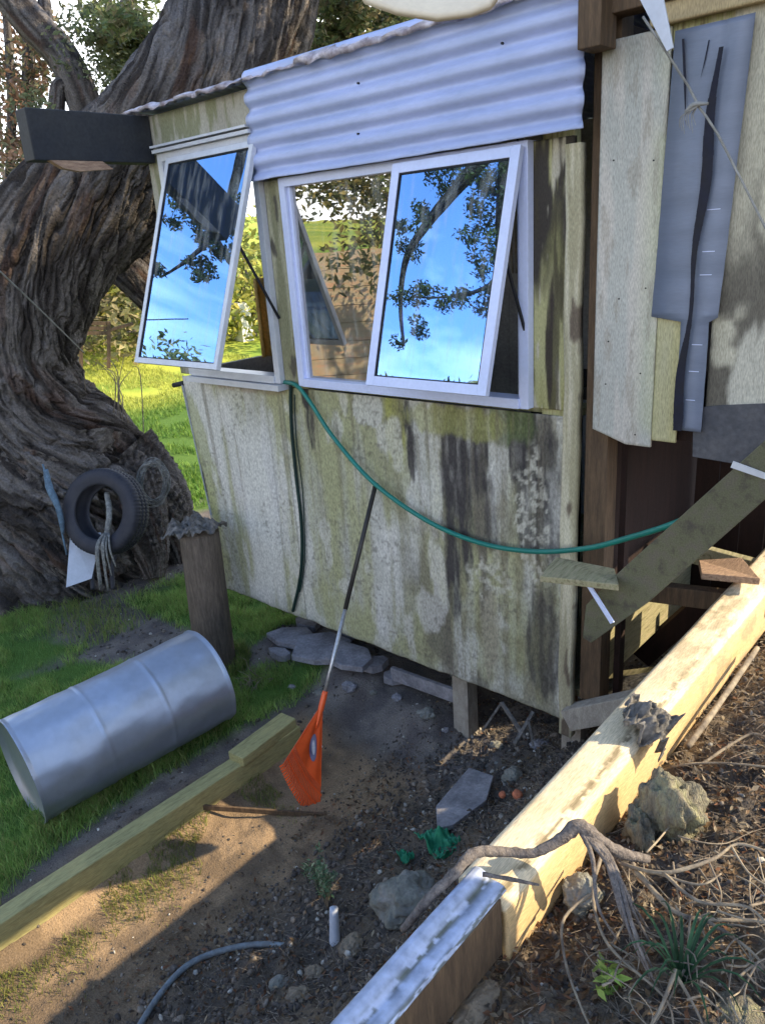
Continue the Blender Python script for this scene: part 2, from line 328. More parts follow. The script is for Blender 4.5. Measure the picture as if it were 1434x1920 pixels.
def surf(x, y):
    z = ground_z(x, y); near = sm(-7, -5, x) * sm(5, 4, y) * (y > 0); r = sm(-2.7, -2.0, x)
    z = z + (fbm(x * 7, y * 7, 0, 4, 11) - .5) * (.03 + .07 * r) * np.maximum(near, .3)
    return z + (fbm(x * 28, y * 28, 0, 3, 15) - .5) * (.012 + .03 * r) * near
iv, if_ = ico()
# soil clods and gravel
n = 26000
x = np.r_[RNG.uniform(-2.7, .3, int(n * .72)), RNG.uniform(-7.5, -2.3, n - int(n * .72))]; y = RNG.uniform(.3, 4.2, n)
keep = (grass_mask(x, y) < .4) & ((x > -2.45) | (RNG.random(n) < .35) | (x < -3.3) | (y > 2.35)); x, y = x[keep], y[keep]; n = len(x)
sz = .004 + RNG.gamma(1.3, .0042, n); sz = np.minimum(sz, .018); sz[x > -1.1] *= .7; sz[(x > -3.1) & (x < -2.4)] *= .5
sc = np.stack([sz * RNG.uniform(.7, 1.4, n), sz * RNG.uniform(.6, 1.2, n), sz * RNG.uniform(.4, .9, n)], -1)[:, None]
tone = RNG.random(n)[:, None]; base = np.where(tone < .72, np.array([[.1, .085, .075]]), np.where(tone < .95, np.array([[.2, .17, .14]]), np.array([[.42, .4, .36]])))
scatter('gravel', iv, if_, np.c_[x, y, surf(x, y) + sz * .2], sc, base * RNG.uniform(.6, 1.4, (n, 1)), rots(n), M['stone'], 'dark soil clods and small pale stones scattered over the bank and path', 'gravel')
# dead leaves
lv = np.array([(-1, 0, 0), (0, -.45, .12), (1, 0, .05), (0, .45, .12), (0, 0, -.05)]); lf = np.array([(0, 1, 4), (1, 2, 4), (2, 3, 4), (3, 0, 4)])
n = 34000; x = np.r_[RNG.uniform(-1.25, .3, int(n * .75)), RNG.uniform(-2.6, -1.2, n - int(n * .75))]; y = RNG.uniform(.3, 3.6, n)
kk = RNG.random(n) < (.25 + .75 * sm(.42, .6, fbm(x * 2.3, y * 2.3, 0, 3, 77))); x, y = x[kk], y[kk]; n = len(x)
sz = RNG.uniform(.005, .017, n); sc = np.stack([sz, sz * RNG.uniform(.6, 1.1, n), sz], -1)[:, None]
pal = np.array([(.15, .095, .055), (.22, .145, .08), (.08, .055, .04), (.32, .26, .18), (.14, .115, .09), (.2, .095, .05)])
scatter('leaf_litter', lv, lf, np.c_[x, y, surf(x, y) + RNG.uniform(.002, .02, n)], sc, pal[RNG.integers(0, 6, n)] * RNG.uniform(.6, 1.3, (n, 1)), rots(n, .7), M['leafcol'], 'brown dead leaves lying over the bank on the right', 'dead leaves')
# fine twigs litter
tv = np.array([(-1, -.03, 0), (-1, .03, 0), (-.98, 0, .05), (1, -.02, 0), (1, .02, 0), (1, 0, .03), (0, -.03, .15), (0, .03, .15), (0, 0, .2)])
tf = np.array([(0, 6, 8), (0, 8, 2), (1, 2, 8), (1, 8, 7), (6, 3, 5), (6, 5, 8), (7, 8, 5), (7, 5, 4)])
n = 15000; x = np.r_[RNG.uniform(-2.3, .3, 11500), RNG.uniform(-7, -3.9, 3500)]; y = RNG.uniform(.3, 4., n); kk = grass_mask(x, y) < .3; x, y = x[kk], y[kk]; n = len(x)
sz = RNG.uniform(.012, .05, n); scatter('twig_litter', tv, tf, np.c_[x, y, surf(x, y) + .008], np.stack([sz, sz * .6, sz * .6], -1)[:, None], (np.array([.26, .21, .16]) * RNG.uniform(.3, 1.4, (n, 1))), rots(n, .3), M['stone'], 'fine dry twigs and bark shreds littering the soil', 'twigs')
# grass
def blades(name, x, y, hgt, wid, cols, label):
    n = len(x); z = surf(x, y) - .004; a = RNG.uniform(0, 2 * np.pi, n); b = RNG.uniform(0, 2 * np.pi, n); ln = RNG.uniform(.15, .9, n) * hgt
    dx, dy = np.cos(a) * wid, np.sin(a) * wid; lx, ly = np.cos(b) * ln, np.sin(b) * ln
    P0 = np.c_[x - dx, y - dy, z]; P1 = np.c_[x + dx, y + dy, z]; P2 = np.c_[x + dx * .7 + lx * .35, y + dy * .7 + ly * .35, z + hgt * .6]; P3 = np.c_[x - dx * .7 + lx * .35, y - dy * .7 + ly * .35, z + hgt * .6]; P4 = np.c_[x + lx, y + ly, z + hgt]
    V = np.stack([P0, P1, P2, P3, P4], 1).reshape(-1, 3); k = np.arange(n)[:, None] * 5
    F = np.concatenate([k + np.array([[0, 1, 2]]), k + np.array([[0, 2, 3]]), k + np.array([[3, 2, 4]])], 0)
    o = link(name, fastmesh(name, V, F, False, np.repeat(cols, 5, 0)), M['grass']); tag(o, label, 'grass', kind='stuff')
n = 260000; x = -3.2 - 4.6 * RNG.random(n)**1.25; y = RNG.uniform(.3, 4.4, n); gm = grass_mask(x, y); nn = fbm(x * 4, y * 4, 0, 3, 61)
kk = RNG.random(n) < gm * (.2 + .8 * sm(.4, .6, nn)); x, y, nn = x[kk], y[kk], nn[kk]; n = len(x)
c = mixc((.19, .34, .07), (.36, .48, .15), RNG.random(n)); c = mixc(c, (.28, .27, .1), (RNG.random(n) < .14) * .85); c = mixc(c, (.06, .17, .05), sm(.5, .35, nn) * .6)
blades('grass', x, y, RNG.uniform(.02, .085, n) * (.2 + 1.5 * nn), RNG.uniform(.0015, .003, n), c, 'short green grass around the metal drum and in front of the tree')
n = 5200; ang = RNG.uniform(0, 6.28, n); wh = RNG.integers(0, 3, n); x = np.where(wh == 0, -4.18 + np.cos(ang) * (.15 + .1 * RNG.random(n)), np.where(wh == 1, -3.5 + RNG.normal(0, .05, n) - .0 * ang, RNG.uniform(-6.6, -5.3, n))); y = np.where(wh == 0, 2.67 + np.sin(ang) * (.15 + .1 * RNG.random(n)), np.where(wh == 1, RNG.uniform(1.05, 2.25, n), 2.55 + RNG.normal(0, .18, n)))
blades('long_grass', x, y, RNG.uniform(.05, .12, n), RNG.uniform(.0015, .003, n), mixc((.12, .24, .04), (.34, .33, .13), RNG.random(n) * .9), 'longer grass blades round the foot of the pile, the drum and the big tree')
n = 60000; x = RNG.uniform(-19, -7.4, n); y = RNG.uniform(3, 12, n); nn = fbm(x * 1.2, y * 1.2, 0, 3, 66); kk = nn > .42; x, y, nn = x[kk], y[kk], nn[kk]; n = len(x)
blades('lawn_tufts', x, y, RNG.uniform(.04, .11, n), RNG.uniform(.006, .012, n), mixc(mixc((.1, .22, .04), (.2, .3, .06), RNG.random(n)), (.5, .5, .12), sm(-12, -14, x) * .8), 'rough lawn grass beyond the big tree')  # far tufts yellowed in colour to stand for sunlight
n = 9000; x = RNG.normal(-2.93, .12, n); y = RNG.uniform(.35, 2.1, n); nn = fbm(x * 5, y * 5, 0, 3, 71); kk = (nn > .5) & (x > -3.03); x, y = x[kk], y[kk]; n = len(x)
blades('sparse_grass', x, y, RNG.uniform(.015, .05, n), RNG.uniform(.001, .0025, n), mixc((.1, .16, .03), (.36, .33, .12), RNG.random(n)), 'sparse yellowing grass along the foot of the long sleeper')
# ------------------------------------------------------------------ painted sheets
def sheet(name, x0, x1, z0, z1, y, th, res, fn, matl, parent, dz=None, shape=None, yfn=None):
    nx = max(2, int((x1 - x0) / res)); nz_ = max(2, int((z1 - z0) / res))
    a = np.linspace(x0, x1, nx + 1); b = np.linspace(z0, z1, nz_ + 1); A, B = np.meshgrid(a, b, indexing='ij')
    C = fn(A, B)
    A2, B2 = (shape(A, B) if shape else (A, B)); Yf = np.full_like(A, y) if yfn is None else y + yfn(A, B)
    V = np.c_[A2.ravel(), Yf.ravel(), B2.ravel()]; V2 = V + np.array([0, th, 0])
    idx = np.arange(A.size).reshape(A.shape); q = np.stack([idx[:-1, :-1], idx[1:, :-1], idx[1:, 1:], idx[:-1, 1:]], -1).reshape(-1, 4)
    n = A.size; F = [q, q[:, ::-1] + n]
    for e in (idx[:, 0][::-1], idx[:, -1], idx[0, :], idx[-1, :][::-1]):
        F.append(np.stack([e[:-1], e[1:], e[1:] + n, e[:-1] + n], -1))
    return link(name, fastmesh(name, np.r_[V, V2], np.concatenate(F), False, np.r_[C.reshape(-1, 3), C.reshape(-1, 3)]), matl, parent)
def patch(A, B, x, z, rx, rz, s=0, edge=.35): # soft ragged stain
    d = ((A - x) / rx)**2 + ((B - z) / rz)**2; d = d + (fbm(A * 22, B * 4, 0, 5, 90 + s) - .5) * 2.2
    return 1 - sm(1 - edge, 1 + edge, d)
def wp(px, py): p = onY(px, py, 3.0); return p[0], p[2]
def panelcol(A, B):
    n1 = fbm(A * 2.2, B * 1.2, 0, 4, 101); st = fbm(A * 11, B * 1.1, 0, 4, 102); st2 = fbm(A * 26, B * 2.2, 0, 4, 103); fi = fbm(A * 30, B * 30, 0, 3, 104); mid = fbm(A * 9, B * 8, 0, 4, 105)
    c = mixc((.56, .55, .5), (.37, .365, .31), sm(.35, .65, n1)); blot = fbm(A * 5, B * 3, 0, 5, 107)
    c = mixc(c, (.5, .48, .45), sm(.5, .62, st) * .6)
    u = (A + 4.5) / 2.95
    c = mixc(c, (.31, .31, .13), sm(.42, .6, n1 * .5 + st * .5 + .08 * (mid - .5)) * .7)
    c = mixc(c, (.33, .33, .08), patch(A, B, *wp(745, 800), .07, .22, 1) * .8)
    c = mixc(c, (.3, .31, .12), patch(A, B, *wp(380, 860), .12, .42, 2) * .6)
    c = mixc(c, (.35, .35, .18), patch(A, B, *wp(640, 1150), .35, .16, 3) * .4)
    rt = sm(.52, .78, u)
    c = mixc(c, (.2, .18, .11), rt * sm(.42, .62, st2 * .6 + mid * .4) * .7)
    c = mixc(c, (.11, .095, .08), rt * sm(.5, .63, blot * .5 + st * .5) * .85)
    c = mixc(c, (.62, .6, .56), sm(.6, .7, fbm(A * 8, B * 3, 0, 4, 108)) * .5)
    for i, (px, py, rx, rz) in enumerate([(870, 960, .075, .36), (900, 850, .06, .2), (1010, 830, .09, .2), (855, 870, .09, .26), (850, 1060, .05, .34), (768, 785, .035, .09), (775, 850, .03, .16), (585, 790, .035, .17), (575, 740, .03, .08), (375, 900, .025, .16), (975, 830, .07, .2), (1000, 900, .1, .36), (1030, 960, .07, .4), (925, 960, .04, .2), (1020, 1200, .1, .3)]):
        c = mixc(c, (.05, .045, .045), patch(A, B, *wp(px, py), rx, rz, 5 + i, .3) * (.6 + .4 * sm(.35, .6, fbm(A * 40, B * 6, 0, 4, 113))) * (.98 if i < 11 else .8))
    c = mixc(c, (.1, .13, .05), patch(A, B, *wp(960, 790), .16, .12, 30) * .75); c = mixc(c, (.3, .3, .1), patch(A, B, *wp(860, 790), .3, .08, 36) * .6); c = mixc(c, (.22, .15, .1), patch(A, B, *wp(470, 725), .3, .035, 37) * .5)
    c = mixc(c, (.5, .48, .4), patch(A, B, *wp(920, 1090), .13, .12, 31) * sm(.45, .6, fi) * .7)
    c = mixc(c, (.33, .3, .22), patch(A, B, *wp(920, 1180), .06, .28, 32) * .8)
    c = mixc(c, (.52, .5, .42), patch(A, B, *wp(1000, 960), .09, .34, 33) * sm(.5, .62, fbm(A * 48, B * 40, 0, 4, 109)) * .7)
    c = mixc(c, (.52, .51, .47), patch(A, B, *wp(690, 765), .12, .1, 34, .1) * .7)
    c = mixc(c, (.53, .52, .5), patch(A, B, *wp(510, 860), .08, .4, 35) * .6)
    sp = sm(.73, .8, vnoise(A * 55, B * 55, 0, 7)) * sm(.5, .6, fbm(A * 3, B * 3, 0, 3, 9)); c = mixc(c, (.1, .09, .075), sp * .45)
    lines = np.exp(-((A - wp(520, 900)[0])**2) / .00002) + np.exp(-((A + 3.52)**2) / .00002)
    c = mixc(c, (.12, .12, .1), np.clip(lines, 0, 1) * .6)
    c = mixc(c, (.25, .25, .2), sm(.06, 0, B + 2.36) * .5)
    drip = sm(.6, .72, fbm(A * 45, B * .8, 0, 3, 110)) * sm(-2.3, -.8, B + (mid - .5)); c = mixc(c, (.16, .14, .1), drip * .55)
    return np.clip(c, .01, .8)
# ------------------------------------------------------------------ shed
shed = thing('shed', (-3.0, 3.0, -2.8), 'small raised shed with stained lower sheet, iron strip over the windows and open sashes', 'shed')
def pshape(A, B):
    t = (A + 4.54) / 2.99; bot = (B + .79) / (-1.56)
    xx = A + (1 - sm(0, .25, t)) * bot * .13
    return xx, B + (fbm(A * 9, B * 0, 0, 3, 3) - .5) * .02 * bot
sheet('wall_panel', -4.54, -1.61, -2.35, -.79, 2.985, .012, .0105, panelcol, M['panel'], shed, shape=pshape)
for q0, q1 in (((-4.44, 3.0, -2.3), (-4.38, 3.05, .74)), ((-3.45, 3.0, -2.2), (-3.3, 3.05, .7)), ((-1.76, 3.0, -2.3), (-1.62, 3.05, .7))): MB().box(q0, q1).build('wall_stud', M['timberz'], shed)
b = MB(); b.add([(-4.565, 3.02, -.85), (-4.545, 2.97, -.85), (-4.43, 2.97, -1.78), (-4.45, 3.02, -1.78)], [(0, 1, 2, 3)]); b.build('edge_strip', M['white'], shed)
def capcol(A, B):
    n = fbm(A * 4, B * 3, 0, 4, 111); s_ = fbm(A * 30, B * 4, 0, 3, 112); c = mixc((.44, .42, .34), (.28, .26, .21), n); c = mixc(c, (.16, .17, .07), sm(.5, .62, s_) * .7); return c
sheet('fascia_board', -4.52, -3.43, .575, .79, 2.97, .03, .012, capcol, M['ply'], shed)
sheet('corner_trim', -4.54, -4.375, -.77, .57, 2.98, .03, .012, capcol, M['ply'], shed)
def mulcol(A, B):
    n = fbm(A * 20, B * 2, 0, 4, 121); c = mixc((.42, .4, .27), (.25, .24, .14), sm(.35, .65, n)); c = mixc(c, (.1, .09, .07), sm(.6, .68, fbm(A * 16, B * 6, 0, 3, 122))); return c
sheet('window_post', -3.455, -3.305, -.77, .335, 2.965, .035, .008, mulcol, M['ply'], shed)
def sidecol(A, B):
    n = fbm(A * 24, B * 2.4, 0, 4, 131); m_ = fbm(A * 9, B * 3, 0, 4, 132)
    c = mixc((.42, .4, .2), (.3, .29, .12), sm(.35, .65, n)); c = mixc(c, (.5, .46, .35), sm(.58, .68, fbm(A * 30, B * 3, 0, 3, 133)))
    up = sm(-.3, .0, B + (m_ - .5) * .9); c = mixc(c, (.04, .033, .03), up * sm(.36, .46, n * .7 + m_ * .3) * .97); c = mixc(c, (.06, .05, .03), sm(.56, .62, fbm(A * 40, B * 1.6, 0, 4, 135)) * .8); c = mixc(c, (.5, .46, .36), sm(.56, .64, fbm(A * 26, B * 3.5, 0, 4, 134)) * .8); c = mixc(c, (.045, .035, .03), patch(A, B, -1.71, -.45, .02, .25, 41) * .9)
    return c
sheet('side_board', -1.79, -1.612, -.76, .33, 2.975, .03, .006, sidecol, M['ply'], shed)
def cornercol(A, B):
    n = fbm(A * 30, B * 2, 0, 4, 141); c = mixc((.55, .51, .38), (.34, .31, .2), sm(.35, .65, n)); return mixc(c, (.14, .11, .08), sm(.56, .66, fbm(A * 22, B * 5, 0, 3, 142)))
sheet('corner_board', -1.632, -1.565, -2.42, .3, 2.955, .045, .008, cornercol, M['ply'], shed, shape=lambda A, B: (A + (fbm(B * 3, B * 0, 0, 3, 8) - .5) * .025, B))
MB().box((-1.545, 3.0, -2.2), (-1.44, 3.1, 1.1)).build('brown_corner_post', M['brown'], shed, .003)
# corrugated sheet with horizontal flutes
zz = np.linspace(.335, .86, 90); xx = np.linspace(-3.46, -1.535, 60); A, B = np.meshgrid(xx, zz, indexing='ij')
prof = np.cos((B - .335) / .098 * 2 * np.pi); prof = 1 - 2 * ((1 - prof) / 2)**1.7
edgew = (B - .335) / .525; A2 = A + np.where(A > -1.6, .012 * prof, 0)
Yw = 2.915 - .0155 * prof - .02 * (1 - edgew) + (fbm(A * 2, B * 3, 0, 3, 4) - .5) * .012
B2 = B + (fbm(A * 5, B * 0, 0, 3, 6) - .5) * .012 * (1 - edgew); ids = np.arange(A.size).reshape(A.shape); q = np.stack([ids[:-1, :-1], ids[1:, :-1], ids[1:, 1:], ids[:-1, 1:]], -1).reshape(-1, 4)
o = link('corrugated_sheet', fastmesh('cs', np.c_[A2.ravel(), Yw.ravel(), B2.ravel()], q, True), M['iron'], shed); sf = o.modifiers.new('s', 'SOLIDIFY'); sf.thickness = .002
for px, py in ((1003, 158), (1020, 150), (1062, 147), (670, 155), (900, 230), (940, 80), (670, 250)):
    p = onY(px, py, 2.895); MB().add([p + np.array([.005 * math.cos(k), e, .005 * math.sin(k)]) for e in (0, .012) for k in np.arange(0, 6.28, 1.0472)][:12], [(0, 1, 2, 3, 4, 5)] + [(k, (k + 1) % 6, (k + 1) % 6 + 6, k + 6) for k in range(6)]).build('rivet', M['gasket'], o)
# ragged flashing along the roof edge
b = MB(); P = []; n = 150
for i in range(n + 1):
    x = -4.55 + 3.05 * i / n; a = .004 + .012 * vnoise(x * 9, 1.) + .02 * vnoise(x * 30, 2.) + (.05 * float(vnoise(x * 7, 8.)) * sm(-3.3, -2.6, x) * (1 - sm(-2.2, -2, x)))
    P.append([(x, 2.86 + .03 * vnoise(x * 12, 5.), .79 + .02 * vnoise(x * 15, 3.)), (x, 2.84 + .05 * vnoise(x * 14, 6.), .80 + a * .6), (x + .02 * vnoise(x * 20, 9.), 2.91, .81 + a), (x, 3.1, .84)])
V = [p for r in P for p in r]; b.add(V, [(i * 4 + k, i * 4 + 4 + k, i * 4 + 5 + k, i * 4 + 1 + k) for i in range(n) for k in range(3)], True); o = b.build('ragged_roof_edge', M['ironedge'], shed)
o.modifiers.new('s', 'SOLIDIFY').thickness = .003
xs = np.linspace(-4.56, -1.5, 240); V = []
for x in xs: h = .009 * math.sin(x / .076 * 2 * math.pi); V += [(x, 2.95, .825 + h), (x, 5.5, .68 + h)]
b = MB(); b.add(V, [(2 * i, 2 * i + 2, 2 * i + 3, 2 * i + 1) for i in range(len(xs) - 1)], True); b.build('roof', M['iron'], shed)
# eave beam that sticks out of the left corner
pe = onX(45, 205, -4.45); ye = pe[1]
o = MB().box((-4.56, ye, .53), (-4.44, 2.965, .79)).build('eave_beam', M['dark'], shed, .006)
b = MB(); b.prism([(-4.47, ye + .08, .53), (-4.47, 2.6, .53), (-4.47, 2.66, .49), (-4.47, 2.45, .475), (-4.47, ye + .15, .49)], (.045, 0, 0)); b.build('splintered_timber', M['brokenwood'], shed)
# other walls, floor, joists
b = MB(); b.box((-4.5, 3.05, -2.2), (-4.46, 5.4, -.75)); b.box((-4.5, 3.05, .5), (-4.46, 5.4, .8)); b.box((-4.5, 4.08, -.75), (-4.46, 5.4, .5)); b.build('side_wall', M['inner'], shed)
b = MB()
for i in range(20): b.box((-4.46 + i * .145, 5.36, -2.2), (-4.46 + i * .145 + .14, 5.4, .68))
b.build('back_wall', M['inner'], shed)
MB().box((-1.56, 3.06, -2.2), (-1.52, 5.36, .72)).build('right_wall', M['under'], shed)
MB().box((-4.46, 3.06, -2.24), (-1.56, 5.36, -2.2)).build('floor', M['timber'], shed)
for yj in (3.02, 4.8): MB().box((-4.3, yj, -2.36), (-1.6, yj + .07, -2.24)).build('floor_joist', M['brown'], shed)
for x, y in ((-2.36, 3.1), (-1.62, 3.06), (-2.36, 4.8), (-4.2, 4.8)):
    z = float(ground_z(x, y)) - .1; MB().box((x - .055, y, z), (x + .055, y + .1, -2.37)).build('stump_post', M['palewood'], shed, .004)
# windows
def window(label, x0, x1, z0, z1, mull, metal, sash, sill_w):
    t = tag(bpy.data.objects.new('window', None)); COL.objects.link(t); t.parent = shed; t['label'] = label
    def sub(mb, nm, mt, bev=.002, par=t):
        me = bpy.data.meshes.new(nm); me.from_pydata(mb.v, [], mb.f); me.update(); o = bpy.data.objects.new(nm, me); COL.objects.link(o); me.materials.append(mt)
        me.transform(Matrix.Translation(-shed.location)); o.parent = par
        if bev: bb = o.modifiers.new('b', 'BEVEL'); bb.width = bev; bb.segments = 2
        return o
    fw = .045
    b = MB(); b.box((x0, 2.93, z0), (x0 + fw, 3.02, z1)); b.box((x1 - fw, 2.93, z0), (x1, 3.02, z1)); b.box((x0 + fw, 2.93, z1 - fw), (x1 - fw, 3.02, z1)); b.box((x0 + fw, 2.92, z0), (x1 - fw, 3.02, z0 + fw))
    b.box((x0 + fw, 2.95, z0 + fw), (x0 + fw + .018, 3.0, z1 - fw)); b.box((x1 - fw - .018, 2.95, z0 + fw), (x1 - fw, 3.0, z1 - fw))
    if mull: b.box((mull - .02, 2.935, z0 + fw), (mull + .02, 3.01, z1 - fw))
    sub(b, 'window_frame', metal)
    if mull:
        sub(MB().box((x0 + fw + .018, 2.968, z0 + fw), (mull - .02, 2.972, z1 - fw)), 'pane', M['glassf'], 0)
    # sash: hinge line at top, bottom swung out
    sx0, sx1, ztop, L, th, sw = sash
    ca, sa = math.cos(th), math.sin(th)
    def tp(u, v, d): # u across, v down, d outward
        return (u, 2.925 - v * sa - d * ca, ztop - v * ca + d * sa)
    def sb(b, u0, u1, v0, v1, d0, d1):
        p = [tp(u, v, d) for (u, v, d) in [(u0, v1, d1), (u1, v1, d1), (u1, v1, d0), (u0, v1, d0), (u0, v0, d1), (u1, v0, d1), (u1, v0, d0), (u0, v0, d0)]]
        b.add(p, [(0, 3, 2, 1), (4, 5, 6, 7), (0, 1, 5, 4), (1, 2, 6, 5), (2, 3, 7, 6), (3, 0, 4, 7)])
    b = MB(); sb(b, sx0, sx0 + sw, 0, L, 0, .03); sb(b, sx1 - sw, sx1, 0, L, 0, .03); sb(b, sx0 + sw, sx1 - sw, 0, sw, 0, .03); sb(b, sx0 + sw, sx1 - sw, L - sw, L, 0, .03)
    s_ = sub(b, 'sash', metal)
    b = MB(); g_ = .006
    for (u0, u1, v0, v1) in ((sx0 + sw, sx0 + sw + g_, sw, L - sw), (sx1 - sw - g_, sx1 - sw, sw, L - sw), (sx0 + sw + g_, sx1 - sw - g_, sw, sw + g_), (sx0 + sw + g_, sx1 - sw - g_, L - sw - g_, L - sw)): sb(b, u0, u1, v0, v1, .012, .026)
    sub(b, 'gasket', M['gasket'], 0)
    b = MB(); sb(b, sx0 + sw + .001, sx1 - sw - .001, sw + .001, L - sw - .001, .014, .019); sub(b, 'pane', M['glass'], 0)
    # stays
    for u in (sx0 + .01, sx1 - .01): sub(MB().bar(tp(u, L * .45, 0), (u, 2.95, ztop - L * .75), .008, .014), 'stay', M['gasket'], 0)
    return t
W1 = window('left narrow awning window with pale frame, swung open below the fascia', -4.37, -3.46, -.76, .57, None, M['alu2'], (-4.23, -3.42, .52, 1.21, math.radians(21), .032), 0)
W2 = window('wide white window under the iron strip with fixed left pane and open right sash', -3.3, -1.79, -.76, .335, -2.5, M['alu'], (-2.475, -1.8, .31, 1.0, math.radians(16.5), .045), 0)
b = MB(); b.box((-4.37, 2.9, .572), (-3.46, 2.96, .59)); b.box((-4.37, 2.89, .6), (-3.47, 2.96, .612)); b.build('window_flashing', M['alu2'], shed)
b = MB(); b.box((-4.37, 2.9, -.8), (-3.45, 3.06, -.765)); b.build('window_sill', M['alu2'], shed)
# things inside the shed
MB().bar((-3.05, 3.12, -.15), (-2.72, 3.1, -.72), .05, .06, up=(0, 1, 0)).build('leaning_timber', M['brown'])
tag(bpy.data.objects['leaning_timber'], 'dark timber leaning inside the shed behind the fixed pane', 'timber')
def lathe(prof, c, n=24):
    V = []; F = []
    for r, z in prof:
        for k in range(n): a = 2 * math.pi * k / n; V.append((c[0] + r * math.cos(a), c[1] + r * math.sin(a), c[2] + z))
    for i in range(len(prof) - 1):
        for k in range(n): F.append((i * n + k, i * n + (k + 1) % n, (i + 1) * n + (k + 1) % n, (i + 1) * n + k))
    return MB().add(V, F, True)
MB().box((-4.45, 3.06, -.8), (-1.6, 3.2, -.77)).build('inner_sill', M['timberz'], shed)
o = lathe([(0, 0), (.045, .0), (.045, .2), (.02, .27), (.018, .33), (0, .33)], (-3.1, 3.13, -.77)).build('bottle', M['teal']); tag(o, 'pale blue bottle on the inner sill at the left of the fixed pane', 'bottle')
def drape(nm, x0, x1, y, z0, z1, m_, lab, along='x'):
    V = []; n = 60
    for i in range(n + 1):
        t = i / n; x = x0 + (x1 - x0) * t; d = .02 * math.sin(t * 34) + .012 * math.sin(t * 71)
        p = (x, y + d) if along == 'x' else (y + d, x)
        V += [(*p, z0), (*p, z1)]
    o = MB().add(V, [(2 * i, 2 * i + 2, 2 * i + 3, 2 * i + 1) for i in range(n)], True).build(nm, m_); o.modifiers.new('s', 'SOLIDIFY').thickness = .003; return tag(o, lab, 'curtain')
drape('curtain', 3.95, 4.2, -4.38, -.74, -.1, M['curtain'], 'white curtain inside the shed beside the golden one', 'y')
drape('curtain', 3.55, 3.93, -4.36, -.74, -.2, M['curtaino'], 'golden curtain inside the shed seen through the open left window', 'y')
o = MB(); V = []
for k in range(25): a = 2 * math.pi * k / 24; V.append((-2.1 + .05 * math.cos(a), 3.35, .12 + .05 * math.sin(a)))
o.tube(V, .012, 6, 1)
for dx in (-.03, -.01, .015, .035): o.tube([(-2.1 + dx, 3.35, .07), (-2.1 + dx * 1.3, 3.35, -.05), (-2.1 + dx, 3.35, -.2)], .005, 5, 3)
o.tube([(-2.1, 3.35, .17), (-2.1, 3.35, .4)], .004, 5, 1)
tag(o.build('hanging_ornament', M['twig']), 'round ring ornament with strings hanging inside behind the open right sash', 'ornament')
c_ = MB(); c_.box((-2.05, 5.0, -2.2), (-1.6, 5.34, -.1)); tag(c_.build('cupboard', M['curtain'], None, .005), 'pale cupboard standing at the back of the shed behind the right sash', 'cupboard')
o = MB(); o.box((-2.0, 3.3, -.78), (-1.62, 3.75, -.72)); [o.box((x, y, -2.2), (x + .05, y + .05, -.78)) for x in (-2.0, -1.68) for y in (3.3, 3.7)]; tag(o.build('table', M['dark']), 'dark table inside the shed below the open right sash', 'table')
# ------------------------------------------------------------------ lean-to on the right
lean = thing('lean_to', (-1.0, 3.0, -.85), 'raised plywood lean-to with blue grey flashing at the right of the shed', 'lean-to')
def plycol(A, B):
    n = fbm(A * 22, B * 2, 0, 4, 151); m_ = fbm(A * 3, B * 2, 0, 4, 152); c = mixc((.5, .47, .42), (.42, .42, .38), sm(.4, .6, n)); c = mixc(c, (.44, .45, .3), sm(-1.36, -1.2, A) * sm(.35, .55, m_) * .9)
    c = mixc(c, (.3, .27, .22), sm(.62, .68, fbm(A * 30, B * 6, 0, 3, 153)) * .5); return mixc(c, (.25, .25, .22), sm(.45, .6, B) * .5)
def plyshape(A, B):
    lo = np.interp(A, [-1.49, -1.34, -1.17], [-.82, -.87, -.87]); t = (B + .87) / 1.5; return A, lo + (.62 - lo) * t
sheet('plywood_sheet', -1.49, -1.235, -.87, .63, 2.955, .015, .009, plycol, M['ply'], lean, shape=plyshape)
sheet('plywood_offcut', -1.232, -1.135, -.84, -.34, 2.957, .014, .009, lambda A, B: mixc((.46, .42, .2), (.4, .38, .26), fbm(A * 20, B * 3, 0, 3, 155)), M['ply'], lean)
# flashing: two bent faces with a dark fold
def flx(z): return np.interp(z, [-.78, -.35, .6], [-1.14, -1.24, -1.19])
def flr(z): return np.interp(z, [-.78, -.35, .6], [-1.04, -1.02, -.955])
V = []; K = 80
for i in range(K + 1):
    z = -.78 + 1.38 * i / K; l = -1.135 if z < -.36 else -1.25 + .035 * (z + .35); r = -1.03 if z < -.36 else -1.0 + .045 * (z + .35); m_ = -1.1 + .05 * (z + .4) + .006 * math.sin(z * 14)
    wv = .006 * float(vnoise(z * 6, 1.)) + .0012 * math.sin(z * 55) * (z < .2)
    gap = .012 + .006 * math.sin(z * 7)
    V += [(l, 2.94 + wv, z), (m_ - .02, 2.937 + wv, z), (m_ - gap * .4, 2.945, z), (m_ + gap, 2.935 + wv, z), (r, 2.935 + wv, z)]
b = MB(); b.add([p for p in V], [(i * 5 + k, i * 5 + 5 + k, i * 5 + 6 + k, i * 5 + 1 + k) for i in range(K) for k in (0, 1, 2, 3)], True)
o = b.build('blue_flashing', M['flash'], lean); o.modifiers.new('s', 'SOLIDIFY').thickness = .002
b = MB()
for i in range(K):
    z = -.78 + 1.3 * i / K; z2 = z + .0165; f_ = lambda z: -1.1 + .05 * (z + .4) + .006 * math.sin(z * 14)
    wd = .009 + .006 * math.sin(i * .12 + 1) + .002 * float(vnoise(i * .7, 0.)) ; b.add([(f_(z) - wd - .006, 2.921, z), (f_(z) + wd, 2.921, z), (f_(z2) + wd, 2.921, z2), (f_(z2) - wd - .006, 2.921, z2)], [(0, 1, 2, 3)])
b.build('dark_fold', M['black'], o)
b = MB()
